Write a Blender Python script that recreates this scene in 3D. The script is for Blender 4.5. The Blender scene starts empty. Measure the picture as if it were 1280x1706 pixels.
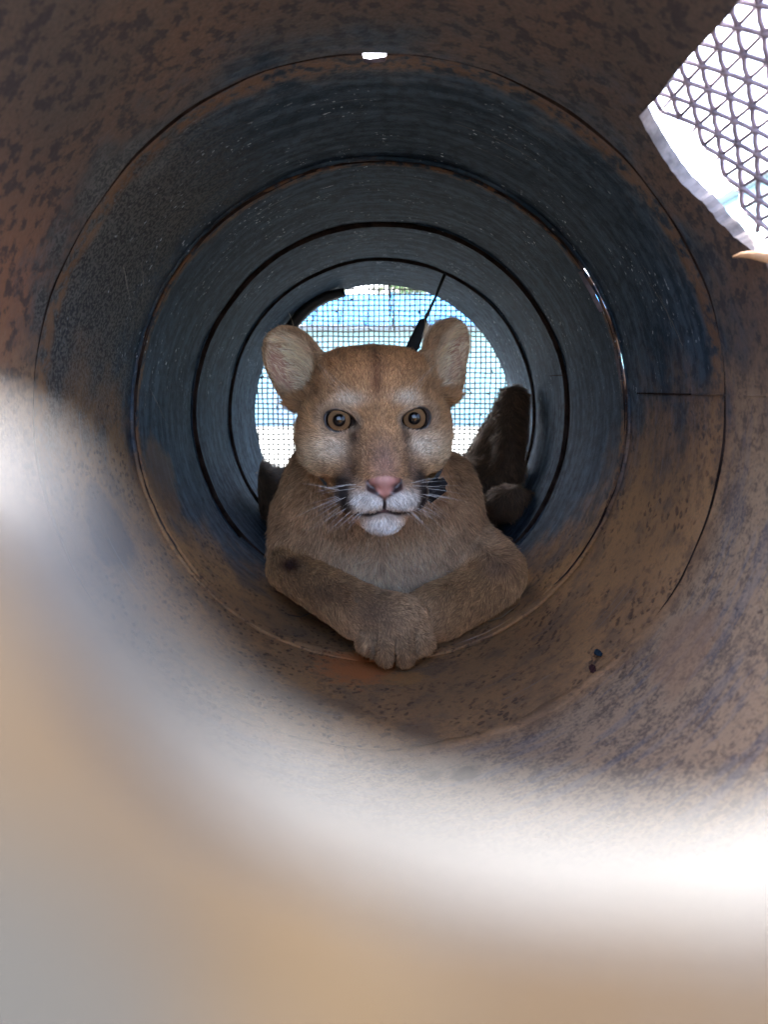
import bpy, bmesh, math, random
import numpy as np
from mathutils import Vector, Matrix
from mathutils.geometry import delaunay_2d_cdt

random.seed(7)
rng = np.random.default_rng(11)
scene = bpy.context.scene
COL = scene.collection

# ------------------------------------------------------------------ camera, sky, sun, exposure
F = 1281.0                      # focal length in photo pixels (1280 x 1706)
PITCH = math.atan(169.0 / F)    # the phone is tilted down a little
H = 0.332                       # height of the pipe's axis above the ground
R = 0.305                       # inner radius of the pipe
CAM = np.array([0.004, 0.0, H + 0.012])

cam_data = bpy.data.cameras.new('camera')
cam = bpy.data.objects.new('camera', cam_data)
COL.objects.link(cam)
cam.location = CAM
cam.rotation_euler = (math.radians(90) - PITCH, 0, 0)
cam_data.sensor_fit = 'VERTICAL'
cam_data.sensor_height = 36.0
cam_data.lens = 36.0 * F / 1706.0
cam_data.clip_start = 0.003
cam_data.clip_end = 600
cam_data.dof.use_dof = True
cam_data.dof.focus_distance = 0.92
cam_data.dof.aperture_fstop = cam_data.lens / 3.6      # 3.6 mm wide lens opening
scene.camera = cam

SUN = np.array([-0.38, 0.52, 0.77]); SUN /= np.linalg.norm(SUN)
world = bpy.data.worlds.new('World'); scene.world = world
world.use_nodes = True
wn = world.node_tree
sky = wn.nodes.new('ShaderNodeTexSky')
sky.sky_type = 'NISHITA'; sky.sun_disc = False
sky.sun_elevation = math.asin(SUN[2]); sky.sun_rotation = math.atan2(SUN[0], SUN[1])
sky.dust_density = 5.0; sky.air_density = 0.7; sky.ozone_density = 1.0
wn.links.new(sky.outputs[0], wn.nodes['Background'].inputs[0])
wn.nodes['Background'].inputs[1].default_value = 0.15

sl = bpy.data.lights.new('sun', 'SUN'); sl.energy = 4.0; sl.angle = math.radians(0.5)
sl.color = (1.0, 0.95, 0.87)
sun = bpy.data.objects.new('sun', sl); COL.objects.link(sun)
sun.rotation_euler = Vector(-SUN).to_track_quat('-Z', 'Y').to_euler()
sun.location = (0, 0, 30)

scene.view_settings.view_transform = 'Standard'
scene.view_settings.look = 'None'
scene.view_settings.gamma = 1.0
scene.view_settings.exposure = 4.5
scene.render.engine = 'CYCLES'
scene.cycles.max_bounces = 6
scene.cycles.diffuse_bounces = 3
scene.cycles.glossy_bounces = 3
scene.cycles.use_denoising = True
scene.cycles.adaptive_threshold = 0.02
scene.cycles.sample_clamp_indirect = 8.0
scene.cycles.caustics_reflective = False
scene.cycles.caustics_refractive = False

# ------------------------------------------------------------------ helpers
def P(px, py, y):
    """photo pixel + distance down the pipe -> point in the place"""
    a = (px - 640) / F; b = -(py - 853) / F
    c, s = math.cos(PITCH), math.sin(PITCH)
    d = np.array([a, c + b * s, -s + b * c])
    return CAM + d * (y / d[1])

def cyl(px, py, r=R):
    """photo pixel -> (azimuth, distance) on the pipe wall"""
    d = P(px, py, 1.0) - CAM
    ox, oz = CAM[0], CAM[2] - H
    A = d[0]**2 + d[2]**2; B = 2 * (ox * d[0] + oz * d[2]); Cc = ox**2 + oz**2 - r * r
    t = (-B + math.sqrt(B * B - 4 * A * Cc)) / (2 * A)
    p = CAM + d * t
    return math.atan2(p[2] - H, p[0]), p[1]

def tag(o, label=None, cat=None, group=None, kind=None):
    if label: o['label'] = label
    if cat: o['category'] = cat
    if group: o['group'] = group
    if kind: o['kind'] = kind
    return o

def empty(name, loc=(0, 0, 0)):
    o = bpy.data.objects.new(name, None); COL.objects.link(o); o.location = loc
    o.empty_display_size = 0.1
    return o

def mesh_obj(name, verts, faces, mat, parent=None, smooth=False):
    me = bpy.data.meshes.new(name)
    me.from_pydata([tuple(map(float, v)) for v in verts], [], [tuple(map(int, f)) for f in faces])
    me.update()
    if smooth:
        me.polygons.foreach_set('use_smooth', [True] * len(me.polygons))
    o = bpy.data.objects.new(name, me); COL.objects.link(o)
    if mat: me.materials.append(mat)
    if parent is not None:
        o.parent = parent
        o.matrix_parent_inverse = Matrix.Translation(-Vector(parent.location))
    return o

def bm_obj(name, bm, mat, parent=None, smooth=False):
    me = bpy.data.meshes.new(name); bm.to_mesh(me); bm.free()
    if smooth:
        me.polygons.foreach_set('use_smooth', [True] * len(me.polygons))
    o = bpy.data.objects.new(name, me); COL.objects.link(o)
    if mat: me.materials.append(mat)
    if parent is not None:
        o.parent = parent
        o.matrix_parent_inverse = Matrix.Translation(-Vector(parent.location))
    return o

def tube_data(pts, rad, n=8, caps=True, base=0):
    """swept tube along pts; rad scalar or list"""
    pts = [np.array(p, float) for p in pts]
    m = len(pts)
    rr = [rad] * m if np.isscalar(rad) else list(rad)
    vs, fs = [], []
    up = np.array([0.0, 0.0, 1.0])
    prev = None
    for i, p in enumerate(pts):
        t = pts[min(i + 1, m - 1)] - pts[max(i - 1, 0)]
        t = t / (np.linalg.norm(t) + 1e-12)
        if prev is None:
            a = np.cross(t, up if abs(t[2]) < 0.9 else np.array([1.0, 0, 0]))
        else:
            a = prev - t * np.dot(prev, t)
        a /= np.linalg.norm(a) + 1e-12; prev = a
        b = np.cross(t, a)
        for k in range(n):
            w = 2 * math.pi * k / n
            vs.append(p + rr[i] * (math.cos(w) * a + math.sin(w) * b))
    for i in range(m - 1):
        for k in range(n):
            k2 = (k + 1) % n
            fs.append((base + i * n + k, base + i * n + k2, base + (i + 1) * n + k2, base + (i + 1) * n + k))
    if caps:
        fs.append(tuple(base + k for k in reversed(range(n))))
        fs.append(tuple(base + (m - 1) * n + k for k in range(n)))
    return vs, fs

def tube_obj(name, pts, rad, mat, parent=None, n=8):
    v, f = tube_data(pts, rad, n)
    return mesh_obj(name, v, f, mat, parent, True)

def box_data(lo, hi):
    x0, y0, z0 = lo; x1, y1, z1 = hi
    v = [(x0,y0,z0),(x1,y0,z0),(x1,y1,z0),(x0,y1,z0),(x0,y0,z1),(x1,y0,z1),(x1,y1,z1),(x0,y1,z1)]
    f = [(0,3,2,1),(4,5,6,7),(0,1,5,4),(1,2,6,5),(2,3,7,6),(3,0,4,7)]
    return v, f

def box_obj(name, lo, hi, mat, parent=None):
    v, f = box_data(lo, hi)
    return mesh_obj(name, v, f, mat, parent)

# ------------------------------------------------------------------ node helpers
class NT:
    def __init__(self, name):
        self.m = bpy.data.materials.new(name); self.m.use_nodes = True
        self.t = self.m.node_tree; self.b = self.t.nodes['Principled BSDF']
        self.co = self.t.nodes.new('ShaderNodeTexCoord').outputs['Object']
    def n(self, typ): return self.t.nodes.new(typ)
    def put(self, sock, v):
        if isinstance(v, (int, float)): sock.default_value = v
        elif isinstance(v, (tuple, list)):
            sock.default_value = tuple(v) + ((1.0,) if len(v) == 3 and sock.type == 'RGBA' else ())
        else: self.t.links.new(v, sock)
    def scale(self, v, s):
        m = self.n('ShaderNodeVectorMath'); m.operation = 'MULTIPLY'
        self.put(m.inputs[0], v); m.inputs[1].default_value = s; return m.outputs[0]
    def noise(self, scale, detail=4, rough=0.6, vec=None, dist=0.0):
        m = self.n('ShaderNodeTexNoise'); self.put(m.inputs['Vector'], vec or self.co)
        m.inputs['Scale'].default_value = scale; m.inputs['Detail'].default_value = detail
        m.inputs['Roughness'].default_value = rough; m.inputs['Distortion'].default_value = dist
        return m.outputs['Fac']
    def voro(self, scale, vec=None, feature='F1', rnd=1.0, out='Distance'):
        m = self.n('ShaderNodeTexVoronoi'); m.feature = feature; self.put(m.inputs['Vector'], vec or self.co)
        m.inputs['Scale'].default_value = scale; m.inputs['Randomness'].default_value = rnd
        return m.outputs[out]
    def ramp(self, v, a, b, lo=0.0, hi=1.0):
        m = self.n('ShaderNodeMapRange'); m.interpolation_type = 'SMOOTHSTEP'
        self.put(m.inputs['Value'], v)
        m.inputs['From Min'].default_value = a; m.inputs['From Max'].default_value = b
        m.inputs['To Min'].default_value = lo; m.inputs['To Max'].default_value = hi
        return m.outputs[0]
    def math(self, op, a, b=0.0):
        m = self.n('ShaderNodeMath'); m.operation = op
        self.put(m.inputs[0], a); self.put(m.inputs[1], b); return m.outputs[0]
    def mul(self, *a):
        r = a[0]
        for x in a[1:]: r = self.math('MULTIPLY', r, x)
        return r
    def mix(self, fac, a, b, mode='MIX'):
        m = self.n('ShaderNodeMix'); m.data_type = 'RGBA'; m.blend_type = mode
        self.put(m.inputs[0], fac); self.put(m.inputs[6], a); self.put(m.inputs[7], b); return m.outputs[2]
    def sep(self, v=None):
        m = self.n('ShaderNodeSeparateXYZ'); self.put(m.inputs[0], v or self.co); return m.outputs
    def dist(self, p, vec=None):
        m = self.n('ShaderNodeVectorMath'); m.operation = 'DISTANCE'
        self.put(m.inputs[0], vec or self.co); m.inputs[1].default_value = tuple(p); return m.outputs['Value']
    def bump(self, h, strength=0.5, distance=0.001, prev=None):
        m = self.n('ShaderNodeBump'); m.inputs['Strength'].default_value = strength
        m.inputs['Distance'].default_value = distance; self.put(m.inputs['Height'], h)
        if prev is not None: self.put(m.inputs['Normal'], prev)
        return m.outputs[0]
    def fin(self, color, rough=0.6, metal=0.0, normal=None, spec=None):
        self.put(self.b.inputs['Base Color'], color); self.put(self.b.inputs['Roughness'], rough)
        self.put(self.b.inputs['Metallic'], metal)
        if normal is not None: self.put(self.b.inputs['Normal'], normal)
        if spec is not None: self.put(self.b.inputs['Specular IOR Level'], spec)
        return self.m

def simple(name, col, rough=0.6, var=0.25, scale=20, metal=0.0, bump=0.2, bdist=0.001, spec=0.4):
    t = NT(name)
    n = t.noise(scale, 3)
    c = t.mix(t.ramp(n, 0.3, 0.7), [x * (1 - var) for x in col], [x * (1 + var) for x in col])
    return t.fin(c, rough, metal, t.bump(t.noise(scale * 4, 2), bump, bdist) if bump else None, spec)

# ------------------------------------------------------------------ pipe materials
def ax(p):
    """world point -> object coordinates of the pipe (origin on the axis at ground frame)"""
    return (p[0], p[1], p[2] - H)

def wall_pt(px, py):
    a, y = cyl(px, py)
    return (R * math.cos(a), y, R * math.sin(a))

def pipe_material():
    t = NT('weathered_steel')
    x, y, z = t.sep()
    big = t.noise(6.0, 2, 0.5)
    mot = t.noise(75.0, 4, 0.62)
    fine = t.noise(300.0, 2, 0.6)
    edge_n = t.noise(16.0, 4, 0.65)
    streak = t.noise(1.0, 3, 0.6, t.scale(t.co, (9.0, 75.0, 9.0)))
    ed = t.math('SUBTRACT', edge_n, 0.5)
    em = t.math('SUBTRACT', mot, 0.5)
    # mottled rust of the near section
    rust = t.mix(t.ramp(big, 0.35, 0.65), (0.076, 0.056, 0.047), (0.118, 0.070, 0.048))
    rust = t.mix(t.ramp(fine, 0.3, 0.75, 0, 0.55), rust, (0.045, 0.036, 0.032))
    left = t.mul(t.ramp(x, -0.12, -0.30), t.ramp(y, 0.72, 0.62), t.ramp(z, 0.22, 0.10))
    rust = t.mix(t.mul(left, 0.8), rust, (0.21, 0.095, 0.050))
    rust = t.mix(t.mul(t.ramp(mot, 0.49, 0.60), 0.72), rust, (0.024, 0.022, 0.028))
    # dark oxide further in and overhead, blue sky sheen painted into its colour
    oxide_sheen = t.mix(t.ramp(streak, 0.35, 0.68), (0.018, 0.033, 0.052), (0.048, 0.074, 0.106))
    oxide_sheen = t.mix(t.ramp(mot, 0.45, 0.62, 0, 0.5), oxide_sheen, (0.012, 0.016, 0.021))
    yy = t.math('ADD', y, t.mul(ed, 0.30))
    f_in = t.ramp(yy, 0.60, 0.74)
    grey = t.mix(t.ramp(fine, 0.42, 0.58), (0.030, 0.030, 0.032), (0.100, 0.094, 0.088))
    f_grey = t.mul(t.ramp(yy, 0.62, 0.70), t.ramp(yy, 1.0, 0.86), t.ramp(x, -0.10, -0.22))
    col = t.mix(f_in, rust, oxide_sheen)
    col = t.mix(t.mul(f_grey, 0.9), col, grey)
    # rust bands along the joints
    for jy, w in ((0.700, 0.024), (0.968, 0.016)):
        d = t.math('ABSOLUTE', t.math('SUBTRACT', t.math('ADD', y, t.mul(ed, 0.03)), jy))
        col = t.mix(t.mul(t.ramp(d, w, w * 0.25), t.ramp(mot, 0.62, 0.42), 0.85), col, (0.150, 0.078, 0.040))
    # dried mud on the floor, and on the lower flanks
    zz = t.math('ADD', z, t.mul(ed, 0.20))
    zy = t.math('ADD', zz, t.mul(t.math('MAXIMUM', t.math('SUBTRACT', y, 0.96), -0.07), 0.85))
    f_floor = t.ramp(zy, 0.03, -0.17)
    mud = t.mix(t.ramp(big, 0.3, 0.7), (0.255, 0.142, 0.068), (0.350, 0.186, 0.080))
    mud = t.mix(t.ramp(fine, 0.35, 0.7, 0, 0.5), mud, (0.195, 0.124, 0.072))
    mud = t.mix(t.ramp(edge_n, 0.46, 0.64, 0, 0.6), mud, (0.125, 0.088, 0.062))
    mud = t.mix(t.ramp(mot, 0.52, 0.66, 0, 0.5), mud, (0.110, 0.072, 0.048))
    wob = t.n('ShaderNodeVectorMath'); wob.operation = 'ADD'
    t.put(wob.inputs[0], t.scale(t.co, (115.0, 80.0, 115.0)))
    t.put(wob.inputs[1], t.mul(mot, 2.0))
    vor = t.voro(1.0, wob.outputs[0])
    pit = t.mul(t.ramp(vor, 0.42, 0.20), t.ramp(t.noise(13.0, 2), 0.45, 0.56))
    mud = t.mix(t.mul(pit, 0.62), mud, (0.034, 0.022, 0.02))
    col = t.mix(f_floor, col, mud)
    # grey scuffed floor of the near section with bluish bare patches
    f_near = t.mul(f_floor, t.ramp(t.math('ADD', y, t.mul(ed, 0.08)), 0.69, 0.64))
    ng = t.mix(t.ramp(t.math('ADD', t.mul(mot, 0.45), t.math('ADD', t.mul(fine, 0.40), t.mul(edge_n, 0.30))), 0.50, 0.70), (0.290, 0.198, 0.122), (0.120, 0.086, 0.062))
    blue = t.ramp(t.math('ADD', streak, t.mul(ed, 0.4)), 0.52, 0.62)
    ng = t.mix(t.mul(blue, 0.28), ng, (0.095, 0.120, 0.160))
    col = t.mix(f_near, col, ng)
    bounce_floor = t.mul(t.ramp(zz, 0.0, -0.12), t.ramp(t.math('ADD', y, t.mul(ed, 0.10)), 0.44, 0.34))
    col = t.mix(bounce_floor, col, (0.34, 0.29, 0.23))  # unseen pale floor near the mouth, added to bounce light inward
    # marks with places of their own
    def blotch(px, py, rad, c, amt, soft=0.35, nz=None):
        nonlocal col
        d = t.math('ADD', t.dist(wall_pt(px, py)), t.mul(nz or ed, rad * 1.6))
        col = t.mix(t.mul(t.ramp(d, rad, rad * (1 - soft)), amt), col, c)
    blotch(604, 1116, 0.070, (0.40, 0.140, 0.048), 0.95, 0.75, t.math('ADD', t.mul(ed, 1.2), t.mul(em, 0.9)))
    blotch(670, 1128, 0.030, (0.31, 0.16, 0.060), 0.60, 0.35, em)
    blotch(775, 1292, 0.017, (0.030, 0.021, 0.02), 0.9, 0.5, em)
    blotch(717, 1294, 0.013, (0.036, 0.026, 0.024), 0.85, 0.5, em)
    blotch(190, 890, 0.060, (0.034, 0.038, 0.052), 0.75)
    blotch(275, 800, 0.060, (0.14, 0.080, 0.050), 0.6)
    blotch(1140, 1080, 0.050, (0.26, 0.15, 0.085), 0.5)
    # white flecks: chips and spatter in the dark coat
    fl = t.noise(1.0, 1, 0.5, t.scale(t.co, (150.0, 260.0, 150.0)))
    fleck = t.mul(t.ramp(fl, 0.685, 0.725), t.ramp(edge_n, 0.48, 0.62), t.ramp(y, 0.66, 0.86), t.ramp(z, -0.02, 0.12))
    col = t.mix(fleck, col, (0.50, 0.56, 0.62))
    # faint scrapes round the wall
    sv = t.noise(1.0, 1, 0.6, t.scale(t.co, (5.0, 420.0, 5.0)))
    scr = t.mul(t.ramp(sv, 0.66, 0.72), t.ramp(edge_n, 0.45, 0.6), t.ramp(y, 0.62, 0.8), 0.35)
    col = t.mix(scr, col, (0.18, 0.19, 0.20))
    rough = t.math('ADD', t.mul(f_in, -0.18), 0.80)
    rough = t.math('ADD', rough, t.mul(f_floor, 0.22))
    rough = t.math('ADD', rough, t.mul(em, 0.35))
    hgt = t.math('ADD', t.mul(mot, 1.0), t.mul(fine, 0.35))
    hgt = t.math('SUBTRACT', hgt, t.mul(pit, f_floor, 0.6))
    b = t.bump(hgt, 0.6, 0.0020)
    return t.fin(col, rough, 0.0, b, t.math('ADD', 0.28, t.mul(f_in, -0.27)))

M_pipe = pipe_material()
M_band = simple('dark_joint_steel', (0.026, 0.018, 0.016), 0.9, 0.5, 40, spec=0.0)
M_edge = simple('torch_cut_edge', (0.17, 0.155, 0.155), 0.8, 0.4, 60, spec=0.1)
M_wire = simple('galvanised_wire', (0.20, 0.17, 0.21), 0.6, 0.3, 90, 0.0, spec=0.2)
M_gridw = simple('dark_grid_wire', (0.020, 0.022, 0.022), 0.6, 0.3, 90)
M_black = simple('black_rubber', (0.012, 0.012, 0.013), 0.5, 0.3, 80)
M_concrete = simple('pale_dirt', (0.080, 0.092, 0.095), 0.85, 0.15, 3, 0, 0.2, 0.004)
M_cyanwall = simple("pale_blue_render", (0.42, 0.66, 0.68), 0.8, 0.1, 2)
M_blueroof = simple('blue_sheet_roof', (0.030, 0.11, 0.26), 0.9, 0.2, 4, spec=0.0)
M_glassd = simple('dark_window_glass', (0.03, 0.05, 0.06), 0.1, 0.2, 3, 0, 0.0)
M_trim = simple('grey_trim', (0.20, 0.21, 0.22), 0.6, 0.2, 8)
M_bark = simple('bark', (0.10, 0.07, 0.05), 0.9, 0.3, 12)
M_leaf = simple('leaf', (0.07, 0.10, 0.03), 0.6, 0.4, 2)

# ------------------------------------------------------------------ ground
g = mesh_obj('ground', [(-250, -250, 0), (250, -250, 0), (250, 250, 0), (-250, 250, 0)], [(0, 1, 2, 3)], M_concrete)
tag(g, kind='structure')

# ------------------------------------------------------------------ the pipe trap
trap = empty('culvert_trap', (0, 0.95, 0))
tag(trap, 'rusty steel pipe trap seen from inside, mesh over its far end', 'trap')

def lump(a, y):
    return 0.0011 * math.sin(3 * a + 4 * y) + 0.0007 * math.sin(7 * a - 11 * y + 1) + 0.0004 * math.sin(13 * a + 23 * y)

def shell(name, y0, y1, rin, thick, holes, step, mat, parent, ragged=0.0, medge=None):
    """thick-walled tube section with holes given as (azimuth, y) loops; seam at azimuth -90 deg"""
    A0, A1 = -math.pi / 2, 1.5 * math.pi
    na = max(24, int(2 * math.pi * rin / step)); ny = max(2, int((y1 - y0) / step))
    def inside(a, y, loop):
        c = False; n = len(loop)
        for i in range(n):
            (ax_, ay_), (bx_, by_) = loop[i], loop[i - 1]
            if (ay_ > y) != (by_ > y) and a < (bx_ - ax_) * (y - ay_) / (by_ - ay_) + ax_: c = not c
        return c
    verts2, loops = [], []
    outer = []
    def addv(p): verts2.append(Vector(p)); return len(verts2) - 1
    for i in range(na): outer.append(addv((A0 + (A1 - A0) * i / na, y0)))
    for j in range(ny): outer.append(addv((A1, y0 + (y1 - y0) * j / ny)))
    for i in range(na): outer.append(addv((A1 - (A1 - A0) * i / na, y1)))
    for j in range(ny): outer.append(addv((A0, y1 - (y1 - y0) * j / ny)))
    faces = [outer]
    for L in holes:
        faces.append([addv(p) for p in L][::-1])
    for i in range(1, na):
        for j in range(1, ny):
            a = A0 + (A1 - A0) * i / na; y = y0 + (y1 - y0) * j / ny
            if all(not inside(a, y, L) for L in holes): verts2.append(Vector((a, y)))
    vo, eo, fo, *_ = delaunay_2d_cdt([Vector((v.x * rin, v.y)) for v in verts2], [], faces, 2, 1e-6)
    a_ = [v.x / rin for v in vo]; y_ = [v.y for v in vo]
    n = len(vo)
    def pos(k, r):
        rr = r + lump(a_[k], y_[k])
        yq = y_[k]
        if abs(yq - y0) < 1e-5 or abs(yq - y1) < 1e-5:
            yq += 0.0012 * math.sin(5 * a_[k] + 40 * y0) + 0.0009 * math.sin(11 * a_[k] + 9 * y1) + 0.0006 * math.sin(29 * a_[k])
        return (rr * math.cos(a_[k]), yq, H + rr * math.sin(a_[k]))
    vs = [pos(k, rin) for k in range(n)] + [pos(k, rin + thick) for k in range(n)]
    keep = []
    for f in fo:
        ca = sum(a_[k] for k in f) / len(f); cy = sum(y_[k] for k in f) / len(f)
        if all(not inside(ca, cy, L) for L in holes): keep.append(tuple(f))
    cnt = {}
    for f in keep:
        for q in range(len(f)):
            e = (f[q], f[(q + 1) % len(f)]); cnt[frozenset(e)] = cnt.get(frozenset(e), []) + [e]
    fs, mi = [], []
    for f in keep:                    # inner side faces the axis
        fs.append(tuple(reversed(f))); mi.append(0)
        fs.append(tuple(k + n for k in f)); mi.append(0)
    base = len(vs)
    for key, es in cnt.items():
        if len(es) == 1:
            p, q = es[0]
            if abs(a_[p] - A0) < 1e-4 and abs(a_[q] - A0) < 1e-4: continue
            if abs(a_[p] - A1) < 1e-4 and abs(a_[q] - A1) < 1e-4: continue
            b = len(vs)
            vs += [vs[p], vs[q], vs[q + n], vs[p + n]]
            fs.append((b, b + 1, b + 2, b + 3)); mi.append(1)
    o = mesh_obj(name, vs, fs, mat, parent)
    o.data.materials.append(medge or M_band)
    o.data.polygons.foreach_set('material_index', mi)
    o.data.polygons.foreach_set('use_smooth', [m == 0 for m in mi])
    o.data.transform(Matrix.Translation((0, 0, -H))); o.location.z += H   # object coordinates centred on the axis
    o.data.update()
    return o

# window hole in the near section: torch-cut outline read off the photograph
edge_px0 = [(1066, 193), (1070, 240), (1078, 272), (1100, 300), (1112, 312), (1137, 336), (1160, 342), (1185, 358),
           (1212, 377), (1226, 394), (1240, 405), (1262, 425), (1279, 434)]
edge_px = []
for i_ in range(len(edge_px0) - 1):
    for q_ in range(3):
        edge_px.append(tuple(edge_px0[i_][c_] + (edge_px0[i_ + 1][c_] - edge_px0[i_][c_]) * q_ / 3 for c_ in (0, 1)))
edge_px.append(edge_px0[-1])
win = [cyl(*p) for p in edge_px]
win = [(a, (y if y < 0.612 else 0.612 + (y - 0.612) * 0.38) + 0.0014 * math.sin(37 * a + 1) + random.uniform(-0.0011, 0.0011)) for a, y in win]
a_top = win[0][0]; yl = win[-1][1]
d2r = math.radians
win_loop = ([(a_top + 0.004 * math.sin(k * 2.3), 0.10 + (win[0][1] - 0.10) * k / 14) for k in range(14)] + win +
            [(d2r(12), yl - 0.004), (d2r(4), yl - 0.002), (d2r(-4), yl - 0.008), (d2r(-7), yl - 0.03)] +
            [(d2r(-7), 0.10 + (yl - 0.05) * (1 - k / 12)) for k in range(2, 13)])
win_loop = [(a, max(0.10, y)) for a, y in win_loop]
sky_opening = [(d2r(62), 0.036), (d2r(94), 0.035), (d2r(138), 0.036), (d2r(138), 0.20), (d2r(137), 0.36), (d2r(94), 0.365), (d2r(63), 0.36), (d2r(62), 0.2)]     # unseen overhead opening, added to let in light
S0 = shell('pipe_section', 0.026, 0.680, R, 0.010, [win_loop, sky_opening], 0.014, M_pipe, trap, medge=M_edge)
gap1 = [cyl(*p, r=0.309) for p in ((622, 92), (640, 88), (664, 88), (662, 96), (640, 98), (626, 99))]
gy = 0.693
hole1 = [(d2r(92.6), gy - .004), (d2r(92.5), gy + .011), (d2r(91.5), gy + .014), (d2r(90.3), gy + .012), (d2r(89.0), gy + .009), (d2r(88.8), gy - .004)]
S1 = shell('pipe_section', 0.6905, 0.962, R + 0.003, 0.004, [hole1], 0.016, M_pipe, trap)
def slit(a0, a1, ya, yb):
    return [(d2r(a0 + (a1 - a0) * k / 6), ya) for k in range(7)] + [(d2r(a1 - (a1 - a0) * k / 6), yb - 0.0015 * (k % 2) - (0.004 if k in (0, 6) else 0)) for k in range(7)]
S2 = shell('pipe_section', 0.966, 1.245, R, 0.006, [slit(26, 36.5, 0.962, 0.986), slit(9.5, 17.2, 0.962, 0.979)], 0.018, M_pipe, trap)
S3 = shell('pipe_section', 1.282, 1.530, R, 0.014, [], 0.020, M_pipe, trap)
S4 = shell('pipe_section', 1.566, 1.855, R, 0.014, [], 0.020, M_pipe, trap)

def band(y0, y1, rin, skip=()):
    loops = []
    for a0, a1, ya, yb in skip:
        loops.append([(d2r(a0), ya), (d2r((a0 + a1) / 2), ya + 0.001), (d2r(a1), ya), (d2r(a1), yb), (d2r((a0 + a1) / 2), yb), (d2r(a0), yb)])
    return shell('coupling_band', y0, y1, rin, 0.006, loops, 0.016, M_band, trap)
band(0.6775, 0.750, R + 0.0105, [(86, 95, 0.684, 0.742)])
band(0.930, 1.030, R + 0.0075, [(24, 38.5, 0.951, 1.020), (8, 19, 0.951, 1.020)])
band(1.225, 1.302, R + 0.0066)
band(1.510, 1.590, R + 0.0145)

def bead(y, r, rad, a0=0, a1=360, mat=M_pipe):
    n = 160
    pts, rr = [], []
    for i in range(n + 1):
        a = d2r(a0 + (a1 - a0) * i / n)
        pts.append(((r) * math.cos(a), y + 0.0012 * math.sin(9 * a) + 0.0006 * math.sin(31 * a), r * math.sin(a)))
        rr.append(rad * (1 + 0.18 * math.sin(47 * a) + 0.12 * math.sin(101 * a)))
    v, f = tube_data(pts, rr, 8)
    o = mesh_obj('weld_bead', v, f, mat, trap, True); o.location.z += H
    return o
bead(0.953, R + 0.002, 0.0026)
bead(1.2435, R + 0.001, 0.0022)
bead(1.5285, R + 0.001, 0.0022)
bead(0.968, R + 0.0015, 0.0022)

# mud packed into the joints along the floor
def mud_fill(y0, y1, az0, az1, r):
    n_, m_ = 60, 6
    vs, fs = [], []
    for i in range(n_ + 1):
        q = i / n_; a = d2r(az0 + (az1 - az0) * q)
        tp = min(1.0, 6 * min(q, 1 - q))
        ya = y0 - 0.010 - 0.004 * math.sin(13 * a + 50 * y0) - 0.002 * math.sin(37 * a); yb = y1 + 0.010 + 0.004 * math.sin(17 * a) + 0.002 * math.sin(41 * a)
        for j in range(m_ + 1):
            w = j / m_; yy = ya + (yb - ya) * w
            rr = r + lump(a, yy) + 0.0012 - (0.0026 * math.sin(math.pi * w) ** 0.6) * tp + 0.004 * (1 - tp) + (0.003 if 0.69 < yy < 0.962 else 0) * w
            vs.append((rr * math.cos(a), yy, rr * math.sin(a)))
    for i in range(n_):
        for j in range(m_):
            b = i * (m_ + 1) + j
            fs.append((b, b + m_ + 1, b + m_ + 2, b + 1))
    o = mesh_obj('packed_mud', vs, fs, M_pipe, trap, True); o.location.z += H
mud_fill(0.680, 0.6905, -160, -20, R)
mud_fill(0.962, 0.966, -150, -30, R)
mud_fill(1.245, 1.282, -140, -38, R)
mud_fill(1.530, 1.566, -140, -40, R)

# longitudinal seams on the right-hand wall
def seam(y0, y1, az0, az1, r, rs=0.0012):
    pts = [((r + 0.0005) * math.cos(d2r(az0 + (az1 - az0) * k / 12)), y0 + (y1 - y0) * k / 12, (r + 0.0005) * math.sin(d2r(az0 + (az1 - az0) * k / 12))) for k in range(13)]
    v, f = tube_data(pts, rs, 6); o = mesh_obj('seam', v, f, M_pipe if y0 < 0.8 else M_band, trap, True); o.location.z += H
for (pa, pb) in (((893, 627), (945, 625)), ((957, 626), (1000, 626)), ((1062, 655), (1150, 657)), ((1152, 657), (1275, 660))):
    a0, ya = cyl(*pa); a1, yb = cyl(*pb)
    seam(ya, yb, math.degrees(a0), math.degrees(a1), R + (0.0004 if ya < 0.8 else 0), 0.0007 if ya < 0.8 else 0.0009)

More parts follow.
